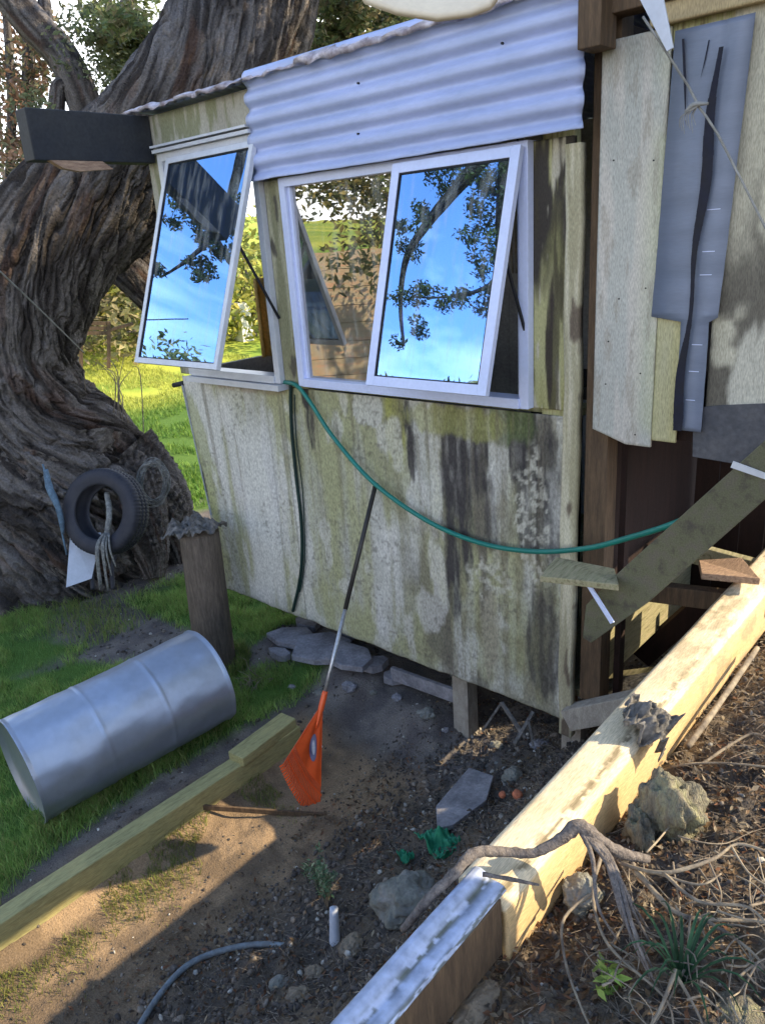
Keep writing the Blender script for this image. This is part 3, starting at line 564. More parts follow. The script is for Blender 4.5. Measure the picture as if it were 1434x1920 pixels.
for (x0, z0, x1, z1, w_) in ((-1.19, .57, -1.16, .3, .008), (-1.1, .55, -1.118, .44, .004)): b.add([(x0, 2.934, z0), (x0 + w_, 2.934, z0), ((x0 + x1) / 2 + w_ * 1.2, 2.934, (z0 + z1) / 2), (x1, 2.934, z1), ((x0 + x1) / 2, 2.934, (z0 + z1) / 2)], [(4, 3, 2, 1, 0)])
tag(b.build('crease_shade', M['black'], o), kind=None)  # soft concave shade of the flashing painted as black strips
for z_ in (.02, -.12, -.2, -.31, -.45, -.55, -.66): MB().box((-1.085 + .045 * (z_ + .4), 2.9355, z_), (-1.04 + .06 * (z_ + .3), 2.9375, z_ + .0025)).build('lap_line', M['alu'], o)
def mosscol(A, B):
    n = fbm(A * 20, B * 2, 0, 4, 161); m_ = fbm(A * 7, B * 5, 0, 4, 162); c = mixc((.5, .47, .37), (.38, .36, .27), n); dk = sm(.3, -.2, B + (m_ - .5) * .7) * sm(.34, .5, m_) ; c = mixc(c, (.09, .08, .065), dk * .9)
    return mixc(c, (.5, .48, .4), patch(A, B, -.88, -.6, .07, .22, 50) * .9)
sheet('mossy_board', -1.03, -.55, -.8, .67, 2.965, .02, .009, mosscol, M['ply'], lean)
def topcol(A, B): return mixc((.46, .36, .2), (.3, .24, .14), fbm(A * 4, B * 30, 0, 3, 163))
sheet('top_rail', -1.3, -.55, .625, .69, 2.92, .04, .009, topcol, M['ply'], lean)
MB().box((-1.5, 2.9, .69), (-.55, 3.0, .95)).build('header', M['brown'], lean, .004)
MB().box((-1.52, 2.82, .585), (-1.43, 2.94, .95)).build('header_block', M['brown'], lean, .004)
b = MB(); p = [onY(*q, 2.958) for q in ((1300, 765), (1350, 760), (1470, 755), (1470, 862), (1370, 868), (1298, 856))]; b.prism(p, (0, .012, 0)); b.build('lead_skirt', M['flash2'], lean)
b = MB(); b.box((-1.43, 3.0, -.84), (-.55, 4.6, -.76)); b.build('floor', M['under'], lean)
MB().box((-.57, 2.99, -.76), (-.55, 4.6, .9)).build('right_wall', M['under'], lean); MB().box((-1.43, 4.58, -.76), (-.57, 4.6, .9)).build('back_wall', M['under'], lean)
b = MB()
for i in range(4): b.box((-1.5 + i * .13, 4.25, -2.3), (-1.5 + i * .13 + .125, 4.27, -.85))
b.build('under_boards', M['under'], lean)
for x in (-1.43,): MB().box((x, 3.12 + (x + 1.43) * 1.5, -2.2), (x + .03, 3.17 + (x + 1.43) * 1.5, -.84)).build('upright', M['under'], lean)
MB().box((-1.2, 2.95, .96), (-.5, 4.7, 1.0)).build('roof', M['iron'], lean)
# sunlit joist board under the lean-to
MB().box((-1.25, 2.975, .55), (-1.0, 2.99, .68)).build('infill', M['timberz'], lean)
tag(MB().box((-1.5, 3.1, -2.14), (-1.47, 4.2, -1.72)).build('bracing_board', M['timber'], None, .003), 'broad board under the lean-to catching orange sunlight right of the corner post', 'board')
# ------------------------------------------------------------------ stairs remains
st = thing('stair_stringer', onY(1110, 1190, 2.7), 'dark sloping timber stringer crossing the gap under the lean-to', 'stringer')
pts = [onY(*q, 2.7) for q in ((1462, 800), (1462, 912), (1215, 1130), (1108, 1206), (1092, 1196), (1098, 1135), (1150, 1082))]
MB().prism(pts, (0, .045, 0)).build('rail', mat('stringer_wood', (.13, .115, .085), (.08, .07, .055), rough=.8, scale=5, bump=.3, stretch=(3, 3, 3), c3=(.12, .12, .07)), st, .003)
pts = [onY(*q, 2.695) for q in ((1375, 864), (1434, 886), (1462, 896), (1462, 908), (1434, 898), (1370, 876))]
MB().prism(pts, (0, -.004, 0)).build('galvanised_strap', M['alu2'], st)
def quadslab(name, pxs, Ys, th, m_, label, cat, bev=.003, up=(0, 0, -1)):
    p = [onY(a, b_, yy) for (a, b_), yy in zip(pxs, Ys)]
    o = MB().prism(p, np.array(up) * th).build(name, m_, None, bev); return tag(o, label, cat)
quadslab('broken_tread', [(1042, 1044), (1152, 1066), (1160, 1096), (1012, 1080)], [2.78, 2.8, 2.6, 2.6], .028, M['timber'], 'short greyish tread board jutting out beside the corner post', 'stair tread')
quadslab('broken_tread', [(1310, 1050), (1390, 1045), (1425, 1085), (1315, 1075)], [3.5, 3.5, 3.2, 3.2], .03, M['brokenwood'], 'pinkish sunlit tread board behind the stringer under the lean-to', 'stair tread')
p0, p1 = onY(1104, 1098, 2.62), onY(1148, 1168, 2.62); tag(MB().bar(p0, p1, .018, .008, up=(0, 1, 0)).build('metal_strip', M['alu']), 'white metal strip hanging under the broken tread', 'metal strip')
p = [onY(*q, 2.66) for q in ((1150, 1005), (1215, 1045), (1162, 1088), (1120, 1045))]
# ------------------------------------------------------------------ stacked planks near the corner
def gplank(name, a, b_, w_, h_, m_, lab, cat, lift=0., bev=.004):
    a = np.array(a, float); b_ = np.array(b_, float); a[2] += lift; b_[2] += lift
    return tag(MB().bar(a, b_, w_, h_).build(name, m_, None, bev), lab, cat)
gplank('plank', onY(1068, 1345, 2.95), onY(1215, 1315, 2.95), .09, .11, M['palewood'], 'short pale weathered plank at the foot of the corner post', 'plank')
gplank('plank', onY(1112, 1298, 3.25), onY(1260, 1275, 3.3), .2, .035, M['rag'], 'grey plank lying behind the short pale plank', 'plank')
gplank('plank', onY(1120, 1282, 3.35), onY(1300, 1262, 3.4), .2, .03, M['timber'], 'thin brown plank on top of the grey plank', 'plank')
gplank('board', onY(735, 1262, 3.12), onY(862, 1308, 3.12), .03, .09, M['slab'], 'grey board lying under the edge of the shed left of the stump post', 'board')
# ------------------------------------------------------------------ foreground beam
def beamcol(A, B, s, x0):
    n = fbm(A * 2.5, B * 25, 0, 4, 171 + s); return n
def dens(sec_, k=4):
    o_ = []
    for (a, b_), (c, d_) in zip(sec_[:-1], sec_[1:]): o_ += [(a + (c - a) * i / k, b_ + (d_ - b_) * i / k) for i in range(k)]
    return o_ + [sec_[-1]]
bm = thing('long_beam', (-.88, 2.2, -1.6), 'long sunlit timber beam running from the lean-to down to the path', 'beam')
yA, yB = 1.22, 3.9; K = 420; prof = []
sec = [(-.955, -1.76), (-.955, -1.565), (-.94, -1.552), (-.9, -1.55), (-.86, -1.552), (-.83, -1.562), (-.812, -1.585), (-.805, -1.62), (-.804, -1.67), (-.804, -1.72), (-.804, -1.76)]
V = []; C = []; sec = dens(sec)
for i in range(K + 1):
    y = yA + (yB - yA) * i / K
    for j, (x, z) in enumerate(sec):
        V.append((x - .006 * (y - 1.2) + (vnoise(y * 3, j * .4, 0, 3) - .5) * .003, y, z + (vnoise(y * 3, j * .5, 0, 4) - .5) * .003 + .012 * (y - 1.2)))
V = np.array(V); yy = V[:, 1]; jj = np.tile(np.arange(len(sec)) / 4, K + 1)
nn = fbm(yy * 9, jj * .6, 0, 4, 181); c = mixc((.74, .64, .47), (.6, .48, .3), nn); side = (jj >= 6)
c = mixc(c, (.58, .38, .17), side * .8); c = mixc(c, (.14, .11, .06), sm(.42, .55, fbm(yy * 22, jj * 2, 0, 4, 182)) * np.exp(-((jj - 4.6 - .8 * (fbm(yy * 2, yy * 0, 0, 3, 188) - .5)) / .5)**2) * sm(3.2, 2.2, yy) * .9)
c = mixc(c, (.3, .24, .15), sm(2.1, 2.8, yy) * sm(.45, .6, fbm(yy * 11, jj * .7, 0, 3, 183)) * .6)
n_ = len(sec); F = [(i * n_ + k, i * n_ + n_ + k, i * n_ + n_ + 1 + k, i * n_ + 1 + k) for i in range(K) for k in range(n_ - 1)]
o = link('timber', fastmesh('timber', V, F, False, c), mat('beam_wood', (1, 1, 1), attr=True, rough=.8, scale=20, stretch=(10, 1, 10), fine=40, bump=.4, bdist=.004), bm)
o.modifiers.new('s', 'SOLIDIFY').thickness = -.02
b2 = thing('painted_beam', (-.88, .8, -1.6), 'white painted timber end lying in shade at the bottom of the photo', 'beam')
sec2 = [(-.905, -1.57), (-.905, -1.51), (-.897, -1.5), (-.882, -1.496), (-.868, -1.5), (-.85, -1.512), (-.825, -1.51), (-.812, -1.513), (-.806, -1.522)]
V = []; K = 300; sec2 = dens(sec2)
for i in range(K + 1):
    y = .3 + .93 * i / K
    for j, (x, z) in enumerate(sec2): V.append((x - .02 * (y - .75), y, z + .003 * math.sin(y * 3)))
V = np.array(V); yy = V[:, 1]; jj = np.tile(np.arange(len(sec2)) / 4, K + 1); n1 = fbm(yy * 26, jj * 2.2, 0, 4, 191)
c = mixc((.42, .48, .66), (.36, .4, .5), fbm(yy * 6, jj * .5, 0, 3, 192)); c = mixc(c, (.07, .08, .06), np.clip(np.exp(-((jj - 4.8) / .55)**2) * sm(.4, .54, n1) * .95 + sm(6.3, 7.2, jj) * sm(.42, .55, n1) * .85, 0, 1))
n_ = len(sec2); F = [(i * n_ + k, i * n_ + n_ + k, i * n_ + n_ + 1 + k, i * n_ + 1 + k) for i in range(K) for k in range(n_ - 1)]
o = link('painted_cap', fastmesh('cap', V, F, True, c), M['capm'], b2); o.modifiers.new('s', 'SOLIDIFY').thickness = -.006
MB().box((-.9, .3, -1.7), (-.81, 1.2, -1.522)).build('timber_core', M['brown'], b2, .004)
# rag on the beam
def lump(name, c, r, sc, seed, m_, lab, cat, sub=3, amp=.35, fr=1.9, parent=None):
    bpy.ops.mesh.primitive_ico_sphere_add(subdivisions=sub, radius=1); o = bpy.context.object; o.name = name; me = o.data; me.name = name
    n = len(me.vertices); co = np.empty(n * 3); me.vertices.foreach_get('co', co); co = co.reshape(-1, 3)
    d = fbm(co[:, 0] * fr + seed, co[:, 1] * fr + 5, co[:, 2] * fr, 4, seed) - .5
    cell = np.abs(fbm(co[:, 0] * fr * .6 + seed, co[:, 1] * fr * .6 + 9, co[:, 2] * fr * .6, 2, seed + 3) - .5)
    d2 = np.abs(fbm(co[:, 0] * 7 + seed, co[:, 1] * 7, co[:, 2] * 7, 3, seed + 6) - .5); co = co * (1 + d * amp * 2.4 - cell * amp - d2 * .28)[:, None] * np.array(sc) * r
    me.vertices.foreach_set('co', co.ravel()); me.polygons.foreach_set('use_smooth', np.ones(len(me.polygons), bool)); me.update()
    o.location = c; me.materials.append(m_); o.rotation_euler = (0, 0, seed * 1.3)
    if lab: tag(o, lab, cat)
    return o
p = onZ(1205, 1350, -1.52)
def cloth(name, c, w_, h_, seed, m_, lab, cat, amp=.05, tilt=(0, 0, 0)):
    n = 40; a, b_ = np.meshgrid(np.linspace(-1, 1, n), np.linspace(-1, 1, n), indexing='ij'); f1 = fbm(a * 2 + seed, b_ * 2, 0, 4, seed); f2 = fbm(a * 2 + seed, b_ * 2, 5, 4, seed + 2)
    rr = np.hypot(a, b_); V = np.c_[(a * (1 - .3 * f2) * w_).ravel(), (b_ * (1 - .4 * f1) * h_).ravel(), ((f1 - .5) * 2 * amp * 2 + (np.abs(f2 - .5)) * amp * 2 - rr * amp * .5).ravel()]
    idx = np.arange(n * n).reshape(n, n); q = np.stack([idx[:-1, :-1], idx[1:, :-1], idx[1:, 1:], idx[:-1, 1:]], -1).reshape(-1, 4)
    o = link(name, fastmesh(name, V, q, True), m_); o.location = c; o.rotation_euler = tilt; o.modifiers.new('s', 'SOLIDIFY').thickness = .003; return tag(o, lab, cat)
cloth('rag', (p[0] + .03, p[1], -1.5), .09, .12, 12, M['rag'], 'crumpled dark grey rag draped over the sunlit beam', 'rag', .05, (.1, .5, .3))
# ------------------------------------------------------------------ sleeper and bits
yS0, yS1 = .25, 2.42
sl = tag(MB().box((-3.12, yS0, -2.88), (-3.02, yS1, -2.655)).build('sleeper', M['sleeper'], None, .006), 'long treated timber sleeper edging the lawn along the path', 'sleeper')
tag(MB().bar((-3.06, 1.98, -2.635), (-3.09, 2.4, -2.625), .12, .06).build('timber_block', M['sleeper'], None, .006), 'short timber block resting on the far end of the sleeper', 'block')
a = G(355, 1512, .0); b_ = G(612, 1530, .0); tag(MB().bar(a, b_, .012, .03).build('buried_stake', M['brown'], None, .002), 'thin stake half buried across the path at the rake tip', 'stake')
# ------------------------------------------------------------------ drum
dr = thing('metal_drum', (-3.657, 1.669, -2.451), 'silver grey metal drum lying on its side on the grass', 'drum')
ax = Vector((0.1, .995, .05)).normalized(); u = ax.cross(Vector((0, 0, 1))).normalized(); v = u.cross(ax); R = .289; Ln = 1.125
V = []; n = 96; prof = []
for i in range(121):
    t = i / 120; r = R
    for c0 in (.345, .655): r += .0045 * math.exp(-((t - c0) / .006)**2)
    if t < .012 or t > .988: r += .006
    prof.append((t, r))
for t, r in prof:
    for k in range(n):
        a = 2 * math.pi * k / n; dent = (fbm(t * 4, math.cos(a) * 2 + 3, math.sin(a) * 2, 3, 8) - .5) * .03
        V.append(Vector(dr.location) + ax * (t - .5) * Ln + (u * math.cos(a) + v * math.sin(a)) * (r + dent))
F = [(i * n + k, i * n + (k + 1) % n, (i + 1) * n + (k + 1) % n, (i + 1) * n + k) for i in range(120) for k in range(n)]
MB().add(V, F, True).build('barrel', M['galv'], dr)
for e, nm in ((-.5, 'end_cap'), (.5, 'end_cap')):
    V = []; F = []
    for r_, off in ((R + .006, 0), (R - .004, 0), (R - .008, .02), (0.001, .022)):
        for k in range(n): a = 2 * math.pi * k / n; V.append(Vector(dr.location) + ax * (Ln * e - math.copysign(off, e)) + (u * math.cos(a) + v * math.sin(a)) * r_)
    F = [(i * n + k, i * n + (k + 1) % n, (i + 1) * n + (k + 1) % n, (i + 1) * n + k) for i in range(3) for k in range(n)]
    MB().add(V, F, True).build(nm, M['galv'], dr)
# ------------------------------------------------------------------ pile and rag
tag(MB().tube([(-4.19, 2.67, -2.95), (-4.17, 2.67, -2.4), (-4.14, 2.67, -1.74)], [.142, .137, .13], 28, 8).build('round_pile', M['pole']), 'round wooden pile standing at the left corner of the shed', 'pile')
cloth('rag', (-4.16, 2.66, -1.69), .2, .19, 5, M['rag'], 'crumpled grey rag on top of the round wooden pile', 'rag', .05)
# ------------------------------------------------------------------ rake
top = onY(705, 905, 2.94); hub = None
foot = G(563, 1489, .1)
rk = thing('leaf_rake', foot, 'orange plastic leaf rake leaning against the stained wall', 'rake')
d = (np.array(top) - foot); Lr = np.linalg.norm(d); dn = d / Lr
# joint positions by pixel on the handle line
def along(px, py):
    best = min((((RM.T @ (foot + dn * s))[0] / (RM.T @ (foot + dn * s))[2] * 1439 + 717 - px)**2 + ((RM.T @ (foot + dn * s))[1] / (RM.T @ (foot + dn * s))[2] * 1439 + 960 - py)**2, s) for s in np.linspace(0, Lr, 400)); return best[1]
s1 = along(611, 1318); s2 = along(652, 1140)
P = lambda s: foot + dn * s
MB().tube([P(s1 - .08), P(s2)], [.011, .011], 12, 1).build('lower_handle', M['steel'], rk)
MB().tube([P(s2 - .01), P(Lr)], [.013, .013], 12, 1).build('upper_handle', M['handle'], rk)
# head: fan lying in a plane containing handle; its width direction chosen to match outline
pa = foot + dn * (s1); pl = at(528, 1440, 1); 
sL = s1 * .42
# left corner lies on ray through (528,1440) at plane through foot, hub and wall-normal-ish
nrm = np.cross(dn, np.array([.25, .97, 0])); nrm /= np.linalg.norm(nrm)
def onplane(px, py): r = ray(px, py); return r * ((foot @ nrm) / (r @ nrm))
wvec = np.cross(nrm, dn); 
hubp = foot + dn * s1; tipR = onplane(601, 1552); tipL = onplane(527, 1440)
NT = 26; V = []; head = MB()
def headpt(t, s): # t across 0..1 (left..right), s along 0 top..1 tip
    base = hubp + (tipL * (1 - t) + tipR * t - hubp) * .04
    e = tipL * (1 - t) + tipR * t; bow = math.sin(t * math.pi) * .05
    e = e + (e - hubp) * bow
    return base * (1 - s) + e * s + nrm * (.02 * math.sin(t * math.pi) * s)
for i in range(NT):
    t0 = i / NT; t1 = (i + .58) / NT; th = nrm * .004
    ring = [headpt(t0, s) for s in (.62, .8, .94, 1.0)] + [headpt(t1, s) for s in (1.0, .94, .8, .62)]
    ring[3] = ring[3] + nrm * .02; ring[4] = ring[4] + nrm * .02
    V = [np.array(p) for p in ring]; V2 = [p + th for p in V]
    f = [(0, 1, 6, 7), (1, 2, 5, 6), (2, 3, 4, 5)]; head.add(V + V2, f + [tuple(k + 8 for k in q)[::-1] for q in f] + [(i_, i_ + 1, i_ + 9, i_ + 8) for i_ in range(7)])
head.build('tines', M['orange'], rk)
V = []; n1_ = 28; m1 = 10
for i in range(n1_ + 1):
    for j in range(m1 + 1):
        t = i / n1_; s = .66 * j / m1; ridge = .004 * math.cos(t * NT * 2 * math.pi) * min(1, s * 3); V.append(headpt(t, s) + nrm * ridge)
o = MB().add(V, [(i * (m1 + 1) + j, (i + 1) * (m1 + 1) + j, (i + 1) * (m1 + 1) + j + 1, i * (m1 + 1) + j + 1) for i in range(n1_) for j in range(m1)], False).build('fan', M['orange'], rk); o.modifiers.new('s', 'SOLIDIFY').thickness = .004
b = MB()
for s in (.72, .84):
    b.add([headpt(t, s + e) + nrm * k for k in (-.006, .006) for t in (0, .25, .5, .75, 1) for e in (0, .02)], [(2 * i + q * 10, 2 * i + 2 + q * 10, 2 * i + 3 + q * 10, 2 * i + 1 + q * 10) for i in range(4) for q in (0, 1)])
b.build('cross_bar', M['orange'], rk)
b = MB(); b.tube([P(s1 + .06), P(s1 - .03), P(s1 - .14)], [.015, .017, .004], 14, 4); b.build('socket', M['orange'], rk)
sgn = -1 if (nrm @ (-hubp)) < 0 else 1
for nm, m_, rr, off in (('sticker', M['sticker'], 1.0, .010), ('sticker_print', M['stickw'], .5, .0125)):
    V = []
    for k in range(24):
        a = 2 * math.pi * k / 24; t = .52 + .17 * rr * math.cos(a) + .05 * math.sin(a); s = .42 + .12 * rr * math.sin(a); V.append(headpt(t, s) + nrm * sgn * off)
    MB().add(V, [tuple(range(24))]).build(nm, m_, rk)
# ------------------------------------------------------------------ hoses, wires
def hose(name, pxs, Ys, r, m_, lab, cat='hose'):
    if not hasattr(Ys, '__len__'): Ys = [Ys] * len(pxs)
    p = [onY(a, b_, y) for (a, b_), y in zip(pxs, Ys)]
    return tag(MB().tube(p, r, 10, 8).build(name, m_), lab, cat)
hose('garden_hose', [(530, 716), (555, 722), (580, 752), (625, 820), (700, 905), (800, 976), (900, 1018), (1000, 1034), (1100, 1028), (1180, 1008), (1262, 982), (1330, 950)], [2.97, 2.93, 2.93, 2.93, 2.91, 2.93, 2.93, 2.92, 2.88, 2.84, 2.82, 2.82], .0125, M['hose'], 'green garden hose sagging across the stained wall to the stringer')
hose('drain_hose', [(545, 722), (545, 760), (548, 820), (556, 900), (565, 980), (566, 1050), (560, 1100), (549, 1146)], 2.965, .011, M['hose2'], 'dark hose hanging down the wall from the window post')
hose('electric_wire', [(552, 740), (556, 830), (568, 930), (571, 1050), (562, 1110)], 2.968, .004, M['hose2'], 'thin dark wire hanging beside the dark hose', 'wire')
p = [G(255, 1935, .02), G(300, 1865, .03), (G(350, 1812, .03)), G(410, 1785, .03), G(480, 1772, .02), G(560, 1776, .005)]
tag(MB().tube(p, .013, 10, 8).build('grey_pipe', M['hosegrey']), 'grey pipe curving out of the dark soil at the bottom', 'pipe')
p = [at(-30, 480, 5.2), at(75, 580, 5.8), at(158, 662, 6.6)]; tag(MB().tube(p, .005, 6, 3).build('guy_line', M['cable']), 'pale cord stretched down to the big trunk at the left edge', 'cord')
p = [onY(1205, 30, 2.4), onY(1290, 160, 2.5), onY(1310, 200, 2.5), onY(1345, 250, 2.52), onY(1434, 425, 2.55), onY(1480, 510, 2.55)]; tag(MB().tube(p, .0035, 6, 2).build('guy_wire', M['cable']), 'thin wire crossing the blue grey flashing', 'wire')
b = MB(); b.prism([onY(*q, 2.42) for q in ((1190, -20), (1240, -20), (1262, 88), (1250, 95))], (0, .006, 0)); tag(b.build('webbing_strap', M['white']), 'white webbing strap coming down to the thin wire', 'strap')
b = MB(); c0 = onY(1308, 198, 2.49)
b.tube([c0 + np.array([-.035, 0, -.012]), c0 + np.array([-.012, 0, .005]), c0 + np.array([.03, 0, .002])], [.006, .008, .004], 7, 4)
for k in range(7): b.tube([c0, c0 + np.array([-.02 + k * .006 - .03, random.uniform(-.01, .01), -.02]), c0 + np.array([-.02 + k * .008 - .03, 0, -.05 - .01 * (k % 3)])], [.002, .0015, .0008], 5, 3)
tag(b.build('wire_knot', M['cable']), 'frayed knot of wire tied below the white strap', 'knot')
# ------------------------------------------------------------------ cream canvas above
V = []; pts = [(660, -60), (690, -8), (745, 12), (820, 24), (880, 16), (915, 2), (960, -60)]
b = MB(); lo = [at(a, b_, 2.2) for a, b_ in pts]; hi = [at(a, b_ - 140, 2.5) for a, b_ in pts]; b.add(lo + hi, [(i, i + 1, i + 8, i + 7) for i in range(6)], True); o = b.build('canvas_awning', M['cream']); o.modifiers.new('s', 'SOLIDIFY').thickness = .02
tag(o, 'cream canvas awning edge just above the iron strip at the top of the photo', 'awning')
# ------------------------------------------------------------------ slabs, rocks
def flat(name, pxs, th, m_, lab, cat, lift=.03, group=None):
    c = [G(a, b_, lift) for a, b_ in pxs]; zc = max(q[2] for q in c)
    o = MB().prism([(q[0], q[1], q[2] * .4 + zc * .6) for q in c], (0, 0, -th)).build(name, m_, None, .004); tag(o, lab, cat, group); return o
flat('concrete_slab', [(500, 1195), (530, 1180), (575, 1178), (600, 1200), (560, 1215), (520, 1212)], .04, M['slab'], 'pale broken slab farthest left under the shed', 'slab', .06, 'broken slabs under the shed')
for k_, (a_, b__, w__, h__, lb) in enumerate(((610, 1225, 22, 12, 'small dark rubble piece in front of the curved slab'), (705, 1245, 26, 14, 'pale rubble chunk right of the rake handle'), (660, 1175, 30, 14, 'rubble chunk tucked under the shed behind the rake handle'), (575, 1165, 26, 12, 'rubble chunk under the shed at the foot of the dark hose'), (740, 1265, 24, 14, 'rubble chunk at the end of the grey board'), (525, 1225, 20, 12, 'smallest rubble chunk in front of the leftmost slab'))):
    flat('rubble_chunk', [(a_ + w__ * math.cos(t_) * random.uniform(.7, 1.2), b__ + h__ * math.sin(t_) * random.uniform(.7, 1.2)) for t_ in np.arange(0, 6.2, .9)], .05, M['slab'], lb, 'rubble', .05 + .015 * (k_ % 3), 'broken slabs under the shed')
flat('concrete_slab', [(560, 1195), (620, 1185), (660, 1200), (640, 1240), (590, 1250), (548, 1245)], .04, M['slab'], 'broken slab with a curved front edge left of the rake handle', 'slab', .08, 'broken slabs under the shed')
flat('concrete_slab', [(640, 1200), (690, 1215), (698, 1240), (680, 1262), (640, 1255), (610, 1240)], .04, M['slab'], 'broken slab behind the rake handle', 'slab', .1, 'broken slabs under the shed')
o = flat('roof_tile', [(818, 1530), (880, 1458), (925, 1462), (912, 1500), (850, 1550), (820, 1562)], .03, M['slab'], 'grey angular tile standing on the bank above the green net', 'tile', .05)
def rock(px, py, r, sc, seed, m_, lab, name='rock', dz=0, amp=.3):
    p = G(px, py); return lump(name, (p[0], p[1], p[2] + dz), r, sc, seed, m_, lab, 'rock' if name == 'rock' else name.replace('_', ' '), 5, amp)
rock(765, 1700, .125, (1.2, 1.1, .8), 3, M['rock'], 'large rounded grey rock beside the painted beam', dz=.03)
rock(660, 1790, .06, (1.2, .9, .8), 4, M['rockb'], 'small brown rock below the large rounded rock', dz=.02)
rock(590, 1790 + 40, .035, (1, 1.2, .8), 9, M['rockb'], 'small pale stone near the grey pipe', dz=.01)
rock(520, 1850, .03, (1, 1.4, .7), 10, M['rock'], 'small flat stone beside the grey pipe at the bottom', dz=.01)
rock(560, 1875, .04, (1, 1.2, .8), 14, M['rockb'], 'angular brown stone lowest on the bank', dz=.01)
rock(960, 1465, .055, (1, 1, .8), 5, M['rock'], 'grey rock beside the terracotta pieces', dz=.03)
rock(1255, 1560, .1, (.75, 1.0, 1.35), 6, M['mossrock'], 'tall mossy grey rock on the right of the beam', 'rock', .06, .5)
rock(1198, 1585, .065, (.7, .9, 1.5), 8, M['mossrock'], 'narrow dark rock between the beam and the tall mossy rock', 'rock', .03, .5)
rock(1090, 1690, .06, (1, 1, .9), 21, M['rock'], 'brown rock below the dead roots', dz=.02)
rock(1390, 1900, .05, (1, 1, .6), 22, M['mossrock'], 'dark rock in the bottom right corner', dz=-.01)
rock(900, 1900, .06, (1.4, .8, .5), 23, M['rockb'], 'pale flat stone under the painted beam', dz=.02)
rock(970, 1500, .024, (1.1, 1, 1), 31, M['terra'], 'orange terracotta lump nearest the beam', 'terracotta_piece', .03, .15)
rock(942, 1500, .018, (1, 1, 1), 32, M['terra'], 'smaller pale terracotta lump left of the orange one', 'terracotta_piece', .03, .15)
rock(880, 1540, .018, (1.4, 1, .5), 33, M['terra'], 'flat terracotta shard below the grey tile', 'terracotta_piece', .02, .2)
p = G(825, 1592); o = cloth('green_net', (p[0], p[1], p[2] + .06), .11, .08, 17, M['greennet'], 'crumpled green plastic net behind the large rock', 'net', .045)
p = G(760, 1610); cloth('green_plastic', (p[0], p[1], p[2] + .03), .04, .03, 18, M['greennet'], 'small scrap of green plastic left of the net', 'plastic scrap', .02)
a = G(628, 1765); b_ = a + np.array([-.02, .03, .14]); tag(MB().tube([a - [0, 0, .04], a, b_], [.022, .024, .018], 12, 4).build('plastic_offcut', M['white']), 'short white plastic offcut standing in the soil below the leafy plant', 'pipe offcut')
# debris metal legs under the shed
b = MB(); q = [onY(*k, 2.95) for k in ((905, 1370), (940, 1318), (975, 1345), (960, 1390))]
b.bar(q[0], q[1], .008, .012); b.bar(q[1], onY(985, 1385, 2.9), .014, .02); b.bar(onY(1000, 1335, 3.), onY(965, 1395, 2.85), .02, .012); b.bar(onY(990, 1350, 2.9), onY(1000, 1400, 2.85), .01, .01)
tag(b.build('bent_metal_frame', M['rag']), 'bent thin metal frame dumped under the right corner of the shed', 'scrap metal')
# ------------------------------------------------------------------ dead roots / branches
def rootset(name, paths, m_, lab, cat, sub=6):
    b = MB()
    for pts, r0, r1, l0, l1 in paths:
        n = len(pts); P_ = [G(a, c_, l0 + (l1 - l0) * i / (n - 1)) + np.array([random.uniform(-.004, .004)] * 3) for i, (a, c_) in enumerate(pts)]
        b.tube(P_, list(np.linspace(r0, r1, n)), 8, sub, wob=.25)
    return tag(b.build(name, m_), lab, cat)
def beamz(pxs, zs): return [onZ(a, b_, z) for (a, b_), z in zip(pxs, zs)]
b = MB()
b.tube(beamz([(755, 1745), (800, 1690), (850, 1640), (890, 1600), (950, 1598), (1000, 1600), (1050, 1575), (1085, 1550), (1120, 1575), (1165, 1600), (1215, 1612)], [-1.6, -1.52, -1.49, -1.47, -1.49, -1.49, -1.46, -1.43, -1.46, -1.5, -1.55]), [.009, .011, .013, .015, .013, .013, .015, .019, .018, .015, .01], 10, 6, wob=.3)
b.tube(beamz([(905, 1640), (960, 1650), (1010, 1660)], [-1.47, -1.47, -1.49]), [.006, .005, .003], 6, 6, wob=.3)
for q in range(9):
    s = random.uniform(-1, 1); b.tube(beamz([(1090, 1560), (1130 + 20 * s, 1610), (1160 + 40 * s, 1680 + 10 * q), (1200 + 40 * s, 1740 + 14 * q)], [-1.44, -1.47, -1.52, -1.6]), [.008, .006, .004, .002], 6, 6, wob=.3)
tag(b.build('dead_branch', M['root']), 'knotted grey dead root lying across the joint of the two beams', 'dead branch')
rootset('dead_branch', [([(1165, 1620), (1240, 1640), (1330, 1615), (1380, 1585), (1445, 1600)], .006, .003, .1, .12), ([(1240, 1640), (1310, 1690), (1400, 1705), (1450, 1760)], .005, .003, .1, .1),
    ([(1190, 1630), (1260, 1710), (1330, 1725), (1445, 1725)], .008, .004, .09, .05), ([(1330, 1725), (1400, 1780), (1450, 1830)], .005, .002, .06, .05), ([(1330, 1615), (1350, 1680), (1340, 1720)], .003, .001, .11, .06),
    ([(1290, 1720), (1285, 1800), (1300, 1850)], .003, .001, .08, .03), ([(1370, 1590), (1400, 1640), (1450, 1665)], .003, .002, .12, .1), ([(1400, 1780), (1420, 1860)], .003, .001, .06, .02), ([(1230, 1640), (1310, 1660), (1350, 1640)], .004, .002, .1, .1)], M['twig'], 'pale bare twiggy branch sprawling at the right edge', 'dead branch')
